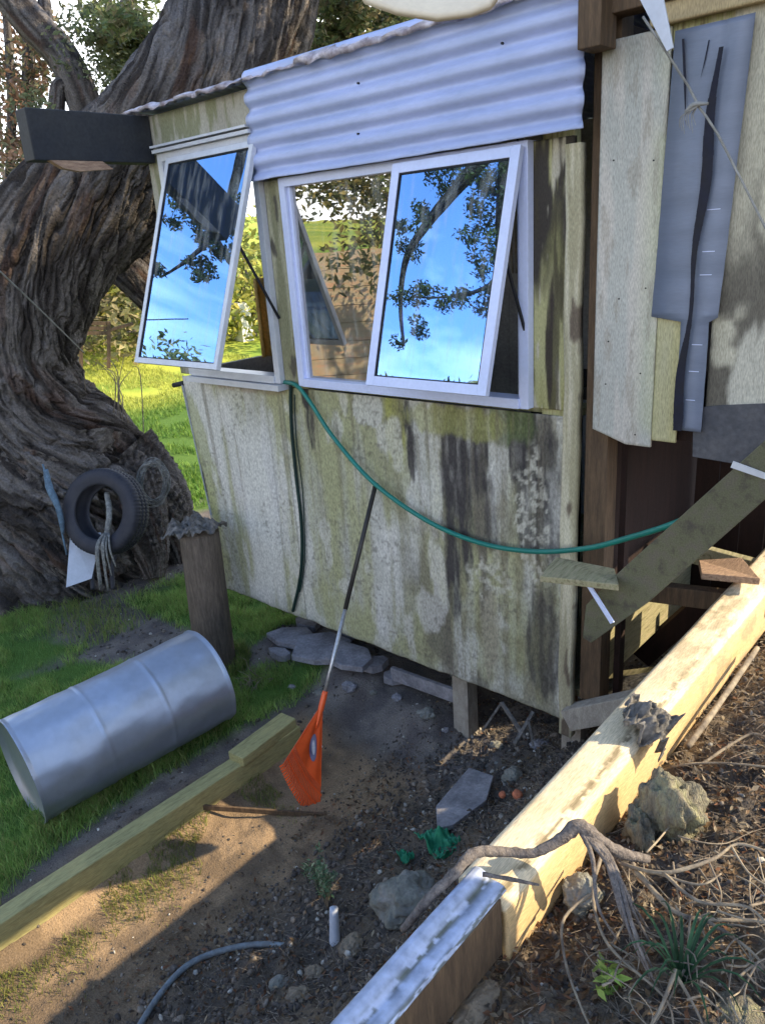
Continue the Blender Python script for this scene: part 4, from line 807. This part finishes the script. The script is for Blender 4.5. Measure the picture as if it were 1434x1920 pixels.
rootset('dead_branch', [([(1130, 1600), (1110, 1680), (1145, 1770), (1240, 1870), (1260, 1930)], .005, .002, .12, .03), ([(1120, 1670), (1060, 1720), (1055, 1800), (1085, 1880), (1110, 1930)], .005, .002, .1, .03), ([(1145, 1770), (1200, 1800)], .003, .001, .07, .04),
    ([(1265, 1820), (1240, 1880), (1215, 1930)], .005, .003, .08, .04), ([(1265, 1820), (1300, 1890), (1320, 1930)], .004, .002, .08, .04), ([(1180, 1700), (1200, 1780), (1195, 1830)], .003, .001, .1, .04)], M['twig'], 'long thin pale twigs hanging down the leafy bank at the bottom', 'dead branch')
rootset('dead_branch', [([(1180, 1470), (1260, 1440), (1340, 1430), (1445, 1440)], .005, .003, .04, .04), ([(1290, 1400), (1340, 1330), (1420, 1215)], .012, .01, .04, .1), ([(1320, 1430), (1400, 1380), (1440, 1385)], .005, .004, .04, .04)], M['twig'], 'bare stick lying on the bank to the right of the beam', 'dead branch')
pth = []
for k in range(55):
    a0, b0 = random.uniform(1080, 1430), random.uniform(1560, 1880); an = random.gauss(.5, .7); q = [(a0, b0)]
    for j in range(4): an += random.gauss(0, .45); L_ = random.uniform(22, 50); q.append((q[-1][0] + L_ * math.cos(an), q[-1][1] + L_ * math.sin(an)))
    pth.append((q, random.uniform(.0015, .0032), .0007, random.uniform(.02, .1), random.uniform(.01, .07)))
rootset('twig_tangle', pth, M['twig'], 'dense tangle of thin dry twigs over the leafy bank around the bare branch', 'twigs', 3)
# small wiry tangle by the drum
b = MB(); c0 = G(470, 1290)
for k in range(40):
    p = np.array(c0) + RNG.normal(0, .05, 3) * [1, 1, .3]; q = [p]
    for j in range(3): q.append(q[-1] + RNG.normal(0, .035, 3) + [0, 0, .02 if j == 0 else -.01])
    b.tube(q, [.003, .003, .002, .001], 5, 4)
tag(b.build('dry_tangle', M['twig']), 'small tangle of dry stems at the far end of the drum', 'dry stems')
# ------------------------------------------------------------------ plants
def plant(name, px, py, hgt, nst, leafn, ls, cols, lab, spread=.35):
    c0 = G(px, py); t = thing(name, c0, lab, 'plant'); b = MB(); V = []; F = []; C = []
    for i in range(nst):
        a = random.uniform(0, 6.28); l = spread * random.uniform(.3, 1); p = [np.array(c0), np.array(c0) + [math.cos(a) * l * hgt * .5, math.sin(a) * l * hgt * .5, hgt * .6], np.array(c0) + [math.cos(a) * l * hgt, math.sin(a) * l * hgt, hgt * random.uniform(.7, 1.1)]]
        b.tube(p, [.003, .002, .001], 5, 4); Q, _ = spline(p, .1, 8)
        for j in range(leafn):
            k = Q[random.randrange(len(Q) // 3, len(Q))]; R_ = rots(1, 1.2)[0]; s = ls * random.uniform(.6, 1.2)
            base = len(V); V += list((lv * [s, s * .8, s]) @ R_.T + k + RNG.normal(0, ls * .6, 3)); F += [tuple(f + base) for f in lf]; C += [np.array(random.choice(cols)) * random.uniform(.7, 1.3)] * 5
    b.build('stem', M['twig'], t); link('leaves', fastmesh('leaves', np.array(V), np.array(F), False, np.array(C)), M['leafcol'], t)
plant('small_plant', 615, 1705, .27, 16, 34, .013, [(.2, .3, .16), (.12, .22, .12), (.35, .4, .25)], 'small grey green leafy plant above the white plastic offcut')
plant('small_plant', 1030, 1700, .07, 5, 10, .012, [(.18, .34, .05), (.12, .26, .04)], 'tiny bright green seedling between the beam and the dead roots')
plant('small_plant', 1140, 1860, .06, 5, 8, .022, [(.3, .4, .1), (.22, .34, .08)], 'small yellow green weed left of the strap leaved plant')
c0 = G(1275, 1850); t = thing('strap_leaf_plant', c0, 'dark green strap leaved plant at the bottom right', 'plant'); V = []; F = []; C = []
for i in range(22):
    a = RNG.uniform(0, 6.28); L = RNG.uniform(.08, .18); w_ = .005; d = np.array([math.cos(a), math.sin(a), 0]); s_ = np.array([-d[1], d[0], 0]) * w_; base = len(V)
    for j in range(7):
        tt = j / 6; p = np.array(c0) + d * L * tt + np.array([0, 0, .12 * math.sin(tt * 2.4)]); wd = (1 - tt)**.6; V += [p - s_ * wd, p + [0, 0, -.003], p + s_ * wd]
    for j in range(6): F += [(base + j * 3, base + j * 3 + 1, base + j * 3 + 4, base + j * 3 + 3), (base + j * 3 + 1, base + j * 3 + 2, base + j * 3 + 5, base + j * 3 + 4)]
    C += [np.array((.04, .1, .045)) * random.uniform(.7, 1.6)] * 21
link('leaves', fastmesh('leaves', np.array(V), np.array(F), False, np.array(C)), M['leafcol'], t)
# ------------------------------------------------------------------ trees
def barktube(pts, r, seed, res=(260, 170), amp=.09, twist=.6, fr=7):
    P_, R_ = spline(pts, r, max(4, res[0] // (len(pts) - 1))); n = res[1]; m_ = len(P_); d0 = None; D0 = []; D1 = []; L = [0]
    for i in range(m_):
        t = P_[min(i + 1, m_ - 1)] - P_[max(i - 1, 0)]; t /= np.linalg.norm(t)
        if d0 is None: d0 = np.cross(t, [0.1, 1, .2])
        d0 = d0 - t * (d0 @ t); d0 /= np.linalg.norm(d0); D0.append(d0); D1.append(np.cross(t, d0))
        if i: L.append(L[-1] + np.linalg.norm(P_[i] - P_[i - 1]))
    a = np.linspace(0, 2 * np.pi, n, endpoint=False); Lm = np.array(L)[:, None]; Am = a[None, :] + Lm * twist
    ca, sa = np.cos(Am), np.sin(Am)
    wx = (fbm(ca * 2 + Lm * 1.6, sa * 2 + Lm * .8, Lm * 1.5, 3, seed + 9) - .5) * 1.4
    na = np.abs(fbm(ca * fr * .7 + wx * 2, sa * fr * .7 + wx * 2, Lm * 1.1, 3, seed) - .5); nb = np.abs(fbm(ca * fr * 1.7 + wx * 3, sa * fr * 1.7 + wx * 3, Lm * 3, 3, seed + 2) - .5)
    ridg = 1 - 2.0 * np.exp(-na * 26) - .9 * np.exp(-nb * 22)
    big = fbm(ca * 1.6, sa * 1.6, Lm * 1.1, 3, seed + 5) - .5; fine_ = fbm(ca * fr * 2.4 + wx * 3, sa * fr * 2.4 + wx * 3, Lm * 5, 3, seed + 7) - .5
    disp = amp * (ridg * .55 + fine_ * 1.3) + big * amp * 2.2
    RR = np.array(R_)[:, None] * (1 + disp)
    V = P_[:, None] + RR[..., None] * (np.cos(a)[None, :, None] * np.array(D0)[:, None] + np.sin(a)[None, :, None] * np.array(D1)[:, None])
    tone = fbm(ca * 3 + 7, sa * 3, Lm * 3, 4, seed + 21); st = fbm(ca * fr * 1.3 + wx * 2, sa * fr * 1.3 + wx * 2, Lm * 2, 3, seed + 31)
    c = mixc((.16, .142, .13), (.055, .047, .043), sm(.35, .62, st)); c = mixc(c, (.23, .21, .2), sm(.5, .62, tone) * .55 * sm(.6, .4, st)); c = mixc(c, (.16, .075, .045), sm(.62, .7, fbm(ca * 4, sa * 4, Lm * 2, 3, seed + 41)) * .25)
    idx = np.arange(m_ * n).reshape(m_, n); nx = np.roll(idx, -1, 1); q = np.stack([idx[:-1], nx[:-1], nx[1:], idx[1:]], -1).reshape(-1, 4)
    return V.reshape(-1, 3), q, c.reshape(-1, 3)
def joinb(parts):
    V = []; F = []; C = []; n = 0
    for v, f, c in parts: V.append(v); F.append(f + n); C.append(c); n += len(v)
    return np.concatenate(V), np.concatenate(F), np.concatenate(C)
def leafcloud(centres, rad, n, size, cols, seed=0):
    cen = np.array(centres); i = RNG.integers(0, len(cen), n); d = RNG.normal(0, 1, (n, 3)); d /= np.linalg.norm(d, axis=1)[:, None]; rr = rad * RNG.random(n)**.5
    pos = cen[i] + d * rr[:, None] * [1, 1, .7]; s = RNG.uniform(.6, 1.3, n) * size; R_ = rots(n, 1.3); k = len(lv)
    V = np.einsum('nij,nkj->nki', R_, lv[None] * np.stack([s, s * .9, s], -1)[:, None]) + pos[:, None]
    F = (lf[None] + (np.arange(n) * k)[:, None, None]).reshape(-1, 3); cc = np.array(cols)[RNG.integers(0, len(cols), n)] * RNG.uniform(.6, 1.4, (n, 1)) * (RNG.uniform(.75, 1.25, len(cen))[i][:, None])
    return V.reshape(-1, 3), F, np.repeat(cc, k, 0)
def pxr(px, py, hw, k): p = at(px, py, k); return p, hw * depth(p) / 1439
# the big pohutukawa-like trunk
spec = [(110, 1130, 225, 7.9), (100, 1040, 215, 7.9), (90, 950, 205, 7.85), (60, 860, 190, 7.8), (10, 750, 148, 7.7), (5, 640, 126, 7.6), (50, 530, 126, 7.5), (125, 430, 118, 7.4), (215, 345, 112, 7.35), (315, 235, 110, 7.3), (395, 120, 108, 7.5), (455, 0, 108, 7.8), (515, -130, 104, 8.1), (570, -300, 90, 8.4)]
pp = [pxr(*s) for s in spec]
tr = thing('big_tree', tuple(pp[1][0]), 'huge gnarled tree leaning over the shed with deeply furrowed bark', 'tree')
parts = [barktube([p for p, r in pp], [r for p, r in pp], 3, (520, 520), .085, .7, 9)]
for i, sp in enumerate([[(470, 260, 50, 8.2), (500, 150, 48, 8.3), (540, 60, 46, 8.4), (560, -60, 42, 8.5)]]):
    q = [pxr(*s) for s in sp]; parts.append(barktube([p for p, r in q], [r for p, r in q], 20 + i, (90, 90), .1, .5))
V, F, C = joinb(parts); link('trunk', fastmesh('trunk', V, F, True, C), M['bark'], tr)
for i, sp in enumerate([[(60, 880, 100, 7.4), (30, 960, 60, 7.2), (80, 1030, 36, 7.0), (120, 1085, 16, 6.9)], [(220, 860, 78, 7.6), (290, 930, 58, 7.5), (325, 1000, 38, 7.4), (340, 1070, 20, 7.3)], [(130, 830, 90, 7.5), (150, 930, 66, 7.3), (190, 1020, 42, 7.15), (225, 1080, 22, 7.0)], [(0, 840, 80, 7.4), (-60, 920, 55, 7.2), (-80, 970, 36, 7.1)], [(250, 900, 50, 7.3), (270, 980, 40, 7.1), (285, 1040, 28, 7.0), (290, 1085, 14, 6.9)]]):
    q = [pxr(*s) for s in sp]; v, f, c = barktube([p for p, r in q], [r for p, r in q], 40 + i, (110, 90), .16, .9, 9); link('root', fastmesh('root', v, f, True, c), M['bark'], tr)
for i, sp in enumerate([[(200, 470, 38, 8.6), (250, 520, 34, 8.5), (300, 575, 28, 8.4), (380, 640, 22, 8.3)], [(150, 420, 32, 8.9), (230, 440, 30, 8.9), (310, 520, 24, 8.9), (400, 600, 20, 8.9)]]):
    q = [pxr(*s) for s in sp]; v, f, c = barktube([p for p, r in q], [r for p, r in q], 60 + i, (80, 60), .1, .5, 6); link('limb', fastmesh('limb', v, f, True, c), M['bark'], tr)
# overhead limbs outside the frame carrying the canopy (reflected in the panes)
LEAF = [(.06, .09, .03), (.09, .12, .04), (.05, .07, .035), (.13, .15, .06)]
def limb_path(pts, r): v, f, c = barktube([np.array(p, float) for p in pts], r, int(abs(pts[0][0]) * 10) + 70, (70, 40), .08, .5, 5); return v, f, c
lv1 = [[(-6.6, 3.4, 2.2), (-7.2, 2.2, 2.8), (-7.0, 1.0, 3.1), (-6.4, -.2, 3.4)], [(-7.0, 1.0, 3.1), (-6.4, .5, 2.8), (-5.6, .3, 2.7)], [(-7.2, 2.2, 2.8), (-8.0, 1.0, 2.6), (-8.6, -.4, 2.5)]]
for p_, r_ in zip(lv1, ([.16, .13, .1, .05], [.07, .05, .02], [.09, .06, .03])): v, f, c = limb_path(p_, r_); link('limb', fastmesh('limb', v, f, True, c), M['bark'], tr)
cen = [(-6.9 + RNG.normal(0, .9), .3 + RNG.normal(0, .5), 3.8 + RNG.normal(0, .35)) for _ in range(26)] + [(-5.6 + RNG.normal(0, .35), .2 + RNG.normal(0, .3), 3.5 + RNG.normal(0, .25)) for _ in range(10)]
cen += [(-5.2 + RNG.normal(0, .5), 1.2 + RNG.normal(0, .25), 3.9 + RNG.normal(0, .3)) for _ in range(16)]; v, f, c = leafcloud(cen, .26, 17000, .032, LEAF); link('crown', fastmesh('crown', v, f, False, c), M['leafcol'], tr)
cen = []
for px, py in [(620, 40), (650, 80), (690, 30), (560, 110), (700, 90), (740, 60), (240, 30), (280, 70), (200, 60), (800, 50), (670, 20), (610, 90), (640, 110), (620, 10), (850, 40), (780, 80)]: cen += [tuple(at(px + RNG.normal(0, 14), py + RNG.normal(0, 14), 9.5 + RNG.normal(0, .4))) for _ in range(3)]
v, f, c = leafcloud(cen, .2, 6500, .05, [(.1, .13, .05), (.15, .17, .06), (.2, .17, .08)]); link('crown', fastmesh('crown2', v, f, False, c), M['leafcol'], tr)
# leafy boughs in front of the shed, mirrored in the tilted panes
def mirror(px, py, x0, ztop, th, t):
    nrm_ = np.array([0, -math.cos(th), math.sin(th)]); p0 = np.array([x0, 2.925, ztop]); r = ray(px, py); p = r * ((p0 @ nrm_) / (r @ nrm_)); d = p / np.linalg.norm(p); d = d - 2 * (d @ nrm_) * nrm_; return p + d * t
m2 = lambda px, py, t=4.6: mirror(px, py, -2.2, .31, math.radians(16.5), t)
m1 = lambda px, py, t=3.6: mirror(px, py, -4.0, .52, math.radians(21), t)
for i, (pl_, rr_) in enumerate(([m2(960, 250), m2(890, 320), m2(810, 415), m2(768, 480), m2(757, 560), m2(762, 650)], [.1, .07, .045, .035, .025, .012]), ) if False else enumerate([([m2(960, 240), m2(890, 320), m2(810, 415), m2(768, 480), m2(757, 560), m2(762, 650)], [.1, .07, .045, .035, .025, .012]), ([m2(960, 240), m2(945, 400), m2(935, 520), m2(860, 556), m2(775, 558)], [.09, .06, .03, .014, .007]), ([m1(480, 200), m1(430, 400), m1(380, 470), m1(310, 520)], [.06, .04, .025, .01])]):
    v, f, c = barktube(pl_, rr_, 90 + i, (60, 26), .08, .4, 4); link('limb', fastmesh('limb', v, f, True, c), M['bark'], tr)
cen = [tuple(m2(a + RNG.normal(0, 12), b_ + RNG.normal(0, 12), 4.6 + RNG.normal(0, .15))) for a, b_ in ((880, 320), (910, 360), (940, 340), (960, 300), (900, 400), (940, 440), (930, 480), (900, 500), (870, 555), (920, 580), (940, 560), (840, 340), (950, 400), (930, 540), (900, 330), (860, 300), (820, 330), (960, 370), (890, 440), (770, 425), (790, 400), (765, 470), (760, 560), (795, 545), (850, 560), (775, 620), (945, 510), (920, 420)) for _ in range(4)]
v, f, c = leafcloud(cen, .11, 7000, .026, LEAF); link('crown', fastmesh('crown', v, f, False, c), M['leafcol'], tr)
cen = [tuple(m1(a + RNG.normal(0, 12), b_ + RNG.normal(0, 12), 3.6 + RNG.normal(0, .15))) for a, b_ in ((400, 450), (370, 485), (420, 425), (350, 430), (440, 390), (390, 510), (300, 505), (335, 380), (450, 430), (410, 400), (360, 400), (425, 465), (380, 440)) for _ in range(3)]
v, f, c = leafcloud(cen, .1, 2600, .03, LEAF); link('crown', fastmesh('crown', v, f, False, c), M['leafcol'], tr)
cen = [(-2.3 + RNG.normal(0, 1.3), 7.4 + RNG.normal(0, 1.1), 4.9 + abs(RNG.normal(0, .6))) for _ in range(60)]  # unseen crown added behind the shed to keep sun off the trunk
v, f, c = leafcloud(cen, .6, 14000, .07, LEAF); link('crown', fastmesh('crown', v, f, False, c), M['leafcol'], tr)
v, f, c = barktube([pxr(540, -60, 1, 8.5)[0], np.array((-4.5, 6.6, 3.4)), np.array((-3.4, 7.2, 4.3)), np.array((-1.6, 7.6, 5.0))], [.24, .18, .13, .05], 99, (80, 40), .08, .5, 5); link('limb', fastmesh('limb', v, f, True, c), M['bark'], tr)
# background trees, upper left
def bgtree(label, limbs, leaves, k, lc, ls=.05, rad=.3, nl=3000):
    q0 = [pxr(*s) for s in limbs[0]]; t = thing('background_tree', tuple(q0[0][0]), label, 'tree', 'trees behind the big trunk'); P_ = []
    for i, sp in enumerate(limbs): q = [pxr(*s) for s in sp]; P_.append(barktube([p for p, r in q], [r for p, r in q], 80 + i + int(k), (60, 32), .08, .4, 4))
    V, F, C = joinb(P_); link('trunk', fastmesh('trunk', V, F, True, C), M['bark'], t)
    if leaves:
        cen = [tuple(at(px + RNG.normal(0, 18), py + RNG.normal(0, 18), k + RNG.normal(0, .5))) for px, py in leaves for _ in range(4)]; v, f, c = leafcloud(cen, rad, nl, ls, lc); link('crown', fastmesh('crown', v, f, False, c), M['leafcol'], t)
bgtree('dark slanting tree at the top left above the eave beam', [[(190, 330, 30, 9.5), (160, 200, 30, 9.5), (120, 110, 30, 9.6), (60, 40, 32, 9.7), (-20, -60, 34, 9.9)], [(120, 110, 14, 9.6), (90, 50, 13, 9.7), (80, -40, 10, 9.8)], [(150, 180, 12, 9.5), (110, 165, 14, 9.5), (105, 300, 16, 9.5)]], [(170, 120), (120, 50), (230, 60), (190, 150), (150, 30), (220, 110), (60, 200)], 9.8, [(.12, .14, .07), (.18, .18, .1)], .035, .22, 1300)
bgtree('upright thin tree behind the left end of the eave beam', [[(60, 420, 16, 11), (50, 250, 12, 11), (54, 100, 11, 11), (48, -40, 9, 11)], [(15, 400, 9, 11), (22, 200, 8, 11), (8, -30, 7, 11)]], [(20, 120), (40, 200), (90, 130), (20, 270), (30, 330), (60, 60)], 11, [(.16, .15, .08), (.28, .16, .1)], .05, .3, 2200)
bgtree('forked tree between the big trunk and the slanting tree', [[(250, 330, 20, 10.4), (228, 100, 16, 10.4), (240, 0, 12, 10.5), (260, -60, 10, 10.5)], [(228, 110, 10, 10.4), (210, 40, 8, 10.5), (195, -40, 6, 10.5)]], [(230, 40), (200, 20), (250, 90), (225, 130)], 10.4, [(.14, .17, .06), (.2, .22, .08)], .045, .25, 2200)
bgtree('bent grey tree seen behind the ragged roof edge', [[(700, 200, 11, 13), (690, 110, 9, 13), (706, 60, 8, 13), (700, -30, 6, 13)], [(690, 110, 6, 13), (735, 60, 5, 13), (745, -20, 4, 13)], [(780, 160, 6, 13), (755, 40, 5, 13), (752, -30, 4, 13)]], [(720, 60), (800, 60), (660, 70), (760, 40), (860, 60), (620, 60), (590, 80)], 13, [(.16, .18, .08), (.22, .2, .1)], .06, .35, 3500)
# low bushes beyond the lawn
def bush(px, py, k, r, n, ls, cols, lab):
    c0 = at(px, py, k); z = float(ground_z(c0[0], c0[1])); t = thing('bush', (c0[0], c0[1], z), lab, 'bush', 'bushes beyond the lawn')
    cen = [(c0[0] + RNG.normal(0, r * .5), c0[1] + RNG.normal(0, r * .5), z + abs(RNG.normal(0, .45)) * (c0[2] - z) + .1) for _ in range(22)]
    v, f, c = leafcloud(cen, r * .45, n, ls, cols); link('crown', fastmesh('crown', v, f, False, c), M['leafcol'], t)
    b = MB()
    for c_ in cen[:8]: b.tube([(c0[0], c0[1], z - .1), ((c0[0] + c_[0]) / 2, (c0[1] + c_[1]) / 2, (z + c_[2]) / 2 + .1), c_], [.06, .04, .02], 6, 4)
    b.build('stems', M['root'], t)
YL = [(.34, .36, .07), (.45, .42, .1), (.26, .3, .08)]; BR = [(.2, .18, .1), (.28, .24, .12), (.16, .17, .09)]
for a in ((200, 520, 24, 2.2, 2600, .16, YL, 'yellow green bush straight behind the white bench'), (270, 540, 27, 2.4, 2600, .16, BR, 'brown bush left of the open left window'), (330, 460, 24, 2.4, 2600, .16, YL, 'tall yellow bush filling the gap beside the trunk'), (470, 480, 22, 2.6, 3000, .15, YL, 'bright bush seen through the open left window'), (540, 520, 24, 2.6, 2600, .15, BR, 'brown bush seen through the window opening'), (20, 330, 20, 2.6, 3500, .12, [(.16, .16, .07), (.24, .2, .1)], 'olive bush at the left edge beside the trunk'), (-60, 250, 22, 3, 3500, .13, [(.2, .14, .09), (.3, .2, .13)], 'rusty bush at the far left edge'), (150, 440, 30, 3.4, 3000, .2, YL, 'distant pale bush behind the trunk bend')): bush(*a)
# ------------------------------------------------------------------ background objects
c0 = onZ(250, 655, -2.55); tt = thing('low_wall', tuple(c0), 'long white sunlit low wall beyond the lawn', 'wall')
p0, p1 = onZ(120, 652, -2.7), onZ(470, 665, -2.7)
d_ = p1 - p0; MB().bar(p0 + [0, 0, .5], p1 + [0, 0, .5], .4, 1.5).build('wall', M['concrete'], tt); MB().bar(p0 + [0, 0, 1.3], p1 + [0, 0, 1.3], .5, .1).build('coping', M['concrete'], tt)
k = 14; bt = thing('slatted_bench', tuple(at(180, 640, k)), 'dark slatted bench in front of the white wall', 'bench')
for j in range(3): MB().bar(at(150, 606 + j * 9, k), at(205, 606 + j * 9, k), .04, .06).build('slat', M['brown'], bt)
MB().bar(at(207, 618, k), at(250, 606, k), .05, .05).build('armrest', M['brown'], bt)
for px in (152, 204): MB().bar(at(px, 602, k), at(px, 690, k), .06, .06).build('leg', M['brown'], bt)
# stems at the trunk
b = MB()
for i in range(8):
    x0 = random.uniform(170, 300); p = [at(x0, random.uniform(760, 860), 7.5), at(x0 - random.uniform(-10, 20), random.uniform(690, 760), 7.5), at(x0 - random.uniform(-15, 45), random.uniform(640, 720), 7.5)]; b.tube(p, [.006, .005, .002], 5, 4)
tag(b.build('bare_shoots', M['twig']), 'bare dry shoots growing up from the root mass of the big tree', 'shoots')
# ------------------------------------------------------------------ tyre etc
tc_ = np.array(at(198, 960, 6.25)); view = tc_ / np.linalg.norm(tc_)
ty = thing('tyre', tuple(tc_), 'old black car tyre hanging against the big trunk', 'tyre')
side = np.cross(view, [0, 0, 1]); side /= np.linalg.norm(side); axv = -view * .8 + -side * .58 + np.array([0, 0, .12]); axv /= np.linalg.norm(axv)
tu = np.cross(axv, [0, 0, 1]); tu /= np.linalg.norm(tu); tv = np.cross(tu, axv)
secT = [(.205, -.09), (.22, -.1), (.26, -.11), (.3, -.108), (.325, -.09), (.333, -.05), (.334, -.03), (.326, -.028), (.326, -.022), (.334, -.02), (.335, .02), (.327, .022), (.327, .028), (.334, .03), (.333, .05), (.325, .09), (.3, .108), (.26, .11), (.22, .1), (.205, .09), (.21, .08), (.25, .09), (.3, .08), (.312, 0), (.3, -.08), (.25, -.09), (.21, -.08)]
V = []; n = 216; k2 = len(secT)
for i in range(n):
    a = 2 * math.pi * i / n; rd = math.cos(a) * tu + math.sin(a) * tv
    V += [tc_ + rd * (r - (.007 if (r > .32 and i % 3 == 0) else 0)) * 1.05 + axv * h for r, h in secT]
MB().add(V, [(i * k2 + j, i * k2 + (j + 1) % k2, ((i + 1) % n) * k2 + (j + 1) % k2, ((i + 1) % n) * k2 + j) for i in range(n) for j in range(k2)], True).build('tyre_body', M['rubber'], ty)
b = MB(); c1 = tc_ + axv * .05
b.tube([at(200, 925, 6.30), at(205, 960, 6.15), at(200, 1000, 6.08), at(190, 1030, 6.00)], [.02, .025, .02, .018], 8, 6, wob=.3)
for i in range(10): dx = random.uniform(-18, 20); b.tube([at(200 + dx * .4, 1000, 6.06), at(195 + dx, 1030, 5.95), at(205 + dx * 1.2, 1060 + random.uniform(0, 50), 5.95)], [.008, .009, .004], 6, 4, wob=.3)
tag(b.build('frayed_rope', M['rope']), 'frayed pale rope looped through the tyre', 'rope')
b = MB()
for i in range(24):
    ph = random.uniform(0, 6.28); r1 = random.uniform(22, 34); q = []
    for j in range(14): a = ph + j * .5; q.append(at(287 + r1 * math.cos(a) * random.uniform(.8, 1), 905 + (r1 + 14) * math.sin(a) * random.uniform(.8, 1), 6.45 + random.uniform(-.05, .05)))
    b.tube(q, .004, 5, 3)
tag(b.build('cord_bundle', M['rope']), 'tangled bundle of pale cord hanging on the trunk right of the tyre', 'cord')
b = MB(); q = [at(*s) for s in ((85, 880, 6.40), (95, 920, 6.35), (112, 960, 6.30), (118, 1000, 6.30))]; b.tube(q, [.02, .03, .025, .012], 8, 5, wob=.3); q = [at(*s) for s in ((80, 870, 6.40), (105, 950, 6.35), (125, 1040, 6.35))]; b.tube(q, .008, 6, 4)
tag(b.build('blue_strap', M['bluerag']), 'faded blue strap wound on the trunk left of the tyre', 'strap')
q = [at(*s) for s in ((132, 1000, 6.45), (190, 1000, 6.45), (172, 1085, 6.25), (124, 1102, 6.25))]; MB().prism(q, (-.02, .01, 0)).build('white_panel', M['white'], None, .003); tag(bpy.data.objects['white_panel'], 'white panel leaning on the roots under the tyre', 'panel')
b = MB()
for px in (172, 210): b.tube([at(px + 10, 1030, 6.40), at(px, 1065, 6.35), at(px + 2, 1105, 6.25)], [.02, .02, .02], 8, 4)
tag(b.build('old_hose', M['rubber']), 'black hose loop hanging below the tyre', 'hose')
MB().tube([onY(326, 722, 3.0), onY(345, 718, 3.0)], .018, 8, 1).build('bracket', M['dark'], shed)
# ------------------------------------------------------------------ out of frame: added sun blockers, and what is mirrored in the panes
sc_ = thing('unseen_board_blocker', (1.0, 5, -1.6), 'tall board screen added out of frame to keep sun off grass, drum and trunk', 'sun_blocker')  # unseen boards added to block the sun
b = MB()
for i in range(39): b.box((1.0, 1.6 + i * .22, .42), (1.03, 1.6 + i * .22 + .215, 5.7))
b.build('boards', M['timberz'], sc_)
for y in (1.8, 10.0): MB().box((1.03, y, -1.7), (1.13, y + .1, 5.7)).build('post', M['brown'], sc_)
cb = thing('clay_bank', (-14, -9, -2.9), 'orange clay bank with boards mirrored in the fixed pane', 'bank')
for j in range(9): MB().bar((-15, .2, -2.7 + j * .3), (-3.5, -9, -2.7 + j * .3 + .02), .3 + .04 * (j % 2), .29).build('board', M['clay'], cb)
for i in range(7):
    c_ = np.array((-15 + i * 1.8, -.8 - i * 1.45, .75 + .25 * (i % 3))); t = thing('bush', tuple(c_ - [0, 0, 2]), 'bush above the clay bank behind the photographer', 'bush', 'bushes above the clay bank')
    cen = [tuple(c_ + RNG.normal(0, .8, 3)) for _ in range(14)]; v, f, c = leafcloud(cen, .8, 3500, .08, [(.12, .15, .05), (.3, .26, .1), (.2, .2, .07)]); link('crown', fastmesh('crown', v, f, False, c), M['leafcol'], t)
    MB().tube([c_ - [0, 0, 3], c_], [.1, .06], 8, 1).build('trunk', M['root'], t)
# unseen rail of boards, added to shade the painted beam
rl = thing('unseen_shade_rail', (.32, 1.2, -1.5), 'low rail of two wide boards on posts added out of frame to shade the beam', 'rail')
for z in (-.86, -.55): MB().box((.3, -.6, z), (.335, 2.09, z + .3)).build('board', M['timber'], rl, .004)
for y in (-.5, 1.9): MB().box((.335, y, -1.7), (.42, y + .09, -.2)).build('post', M['brown'], rl, .004)

t = thing('dapple_shrub', (.38, 1.75, -1.5), 'sparse leafy shrub added out of frame to dapple the bank', 'dapple_shrub'); c_ = np.array((.38, 1.7, -.95))  # unseen foliage added to throw dappled shade on the bank
cen = [tuple(c_ + RNG.normal(0, 1, 3) * [.1, .3, .12]) for _ in range(22)]; v, f, c = leafcloud(cen, .1, 1500, .028, LEAF); link('crown', fastmesh('crown', v, f, False, c), M['leafcol'], t); MB().tube([(.38, 1.75, -1.6), tuple(c_)], [.02, .012], 8, 1).build('stem', M['root'], t)
for (a_, b_, ya, yb, w_, h_, mm, lb) in (((1150, 1100), (1440, 1135), 3.25, 3.3, .06, .09, 'brown', 'dark brown board lying level under the lean-to behind the stringer'), ((1240, 1020), (1440, 1075), 3.7, 3.6, .05, .1, 'timber', 'greyish board lying at the back of the recess above the dark brown board'), ((1200, 1235), (1330, 1120), 3.7, 3.9, .04, .12, 'under', 'near black board leaning inside the recess'), ((1225, 1262), (1390, 1215), 3.5, 3.5, .12, .04, 'palewood', 'pale plank end poking out over the beam under the lean-to')):
    gplank('loose_board', onY(*a_, ya), onY(*b_, yb), w_, h_, M[mm], lb, 'board')
for px, py in ((1140, 640), (1135, 720), (1200, 700), (1150, 300), (1160, 560), (1225, 300), (1210, 540), (1190, 815)):
    p = onY(px, py, 2.953); MB().add([p + np.array([.0035 * math.cos(k), e, .0035 * math.sin(k)]) for e in (0, .006) for k in np.arange(0, 6.2, 1.0472)], [(0, 1, 2, 3, 4, 5)] + [(k, (k + 1) % 6, (k + 1) % 6 + 6, k + 6) for k in range(6)]).build('nail', M['gasket'], lean)

for k_ in range(9):
    a_, b__ = ((548, 1290), (600, 1300), (655, 1290), (700, 1300), (745, 1310), (800, 1340), (835, 1370), (930, 1400), (1010, 1400))[k_]
    rock(a_, b__, .022 + .012 * (k_ % 3), (1.2, 1, .7), 51 + k_, M['rock' if k_ % 2 else 'slab'], ('rough stone %s under the front edge of the shed' % ('below the leftmost slab', 'left of the rake handle', 'just right of the rake handle', 'below the grey board', 'in front of the grey board', 'left of the stump post', 'at the foot of the stump post', 'under the bent metal frame', 'at the foot of the corner post')[k_]), dz=.005, amp=.45)
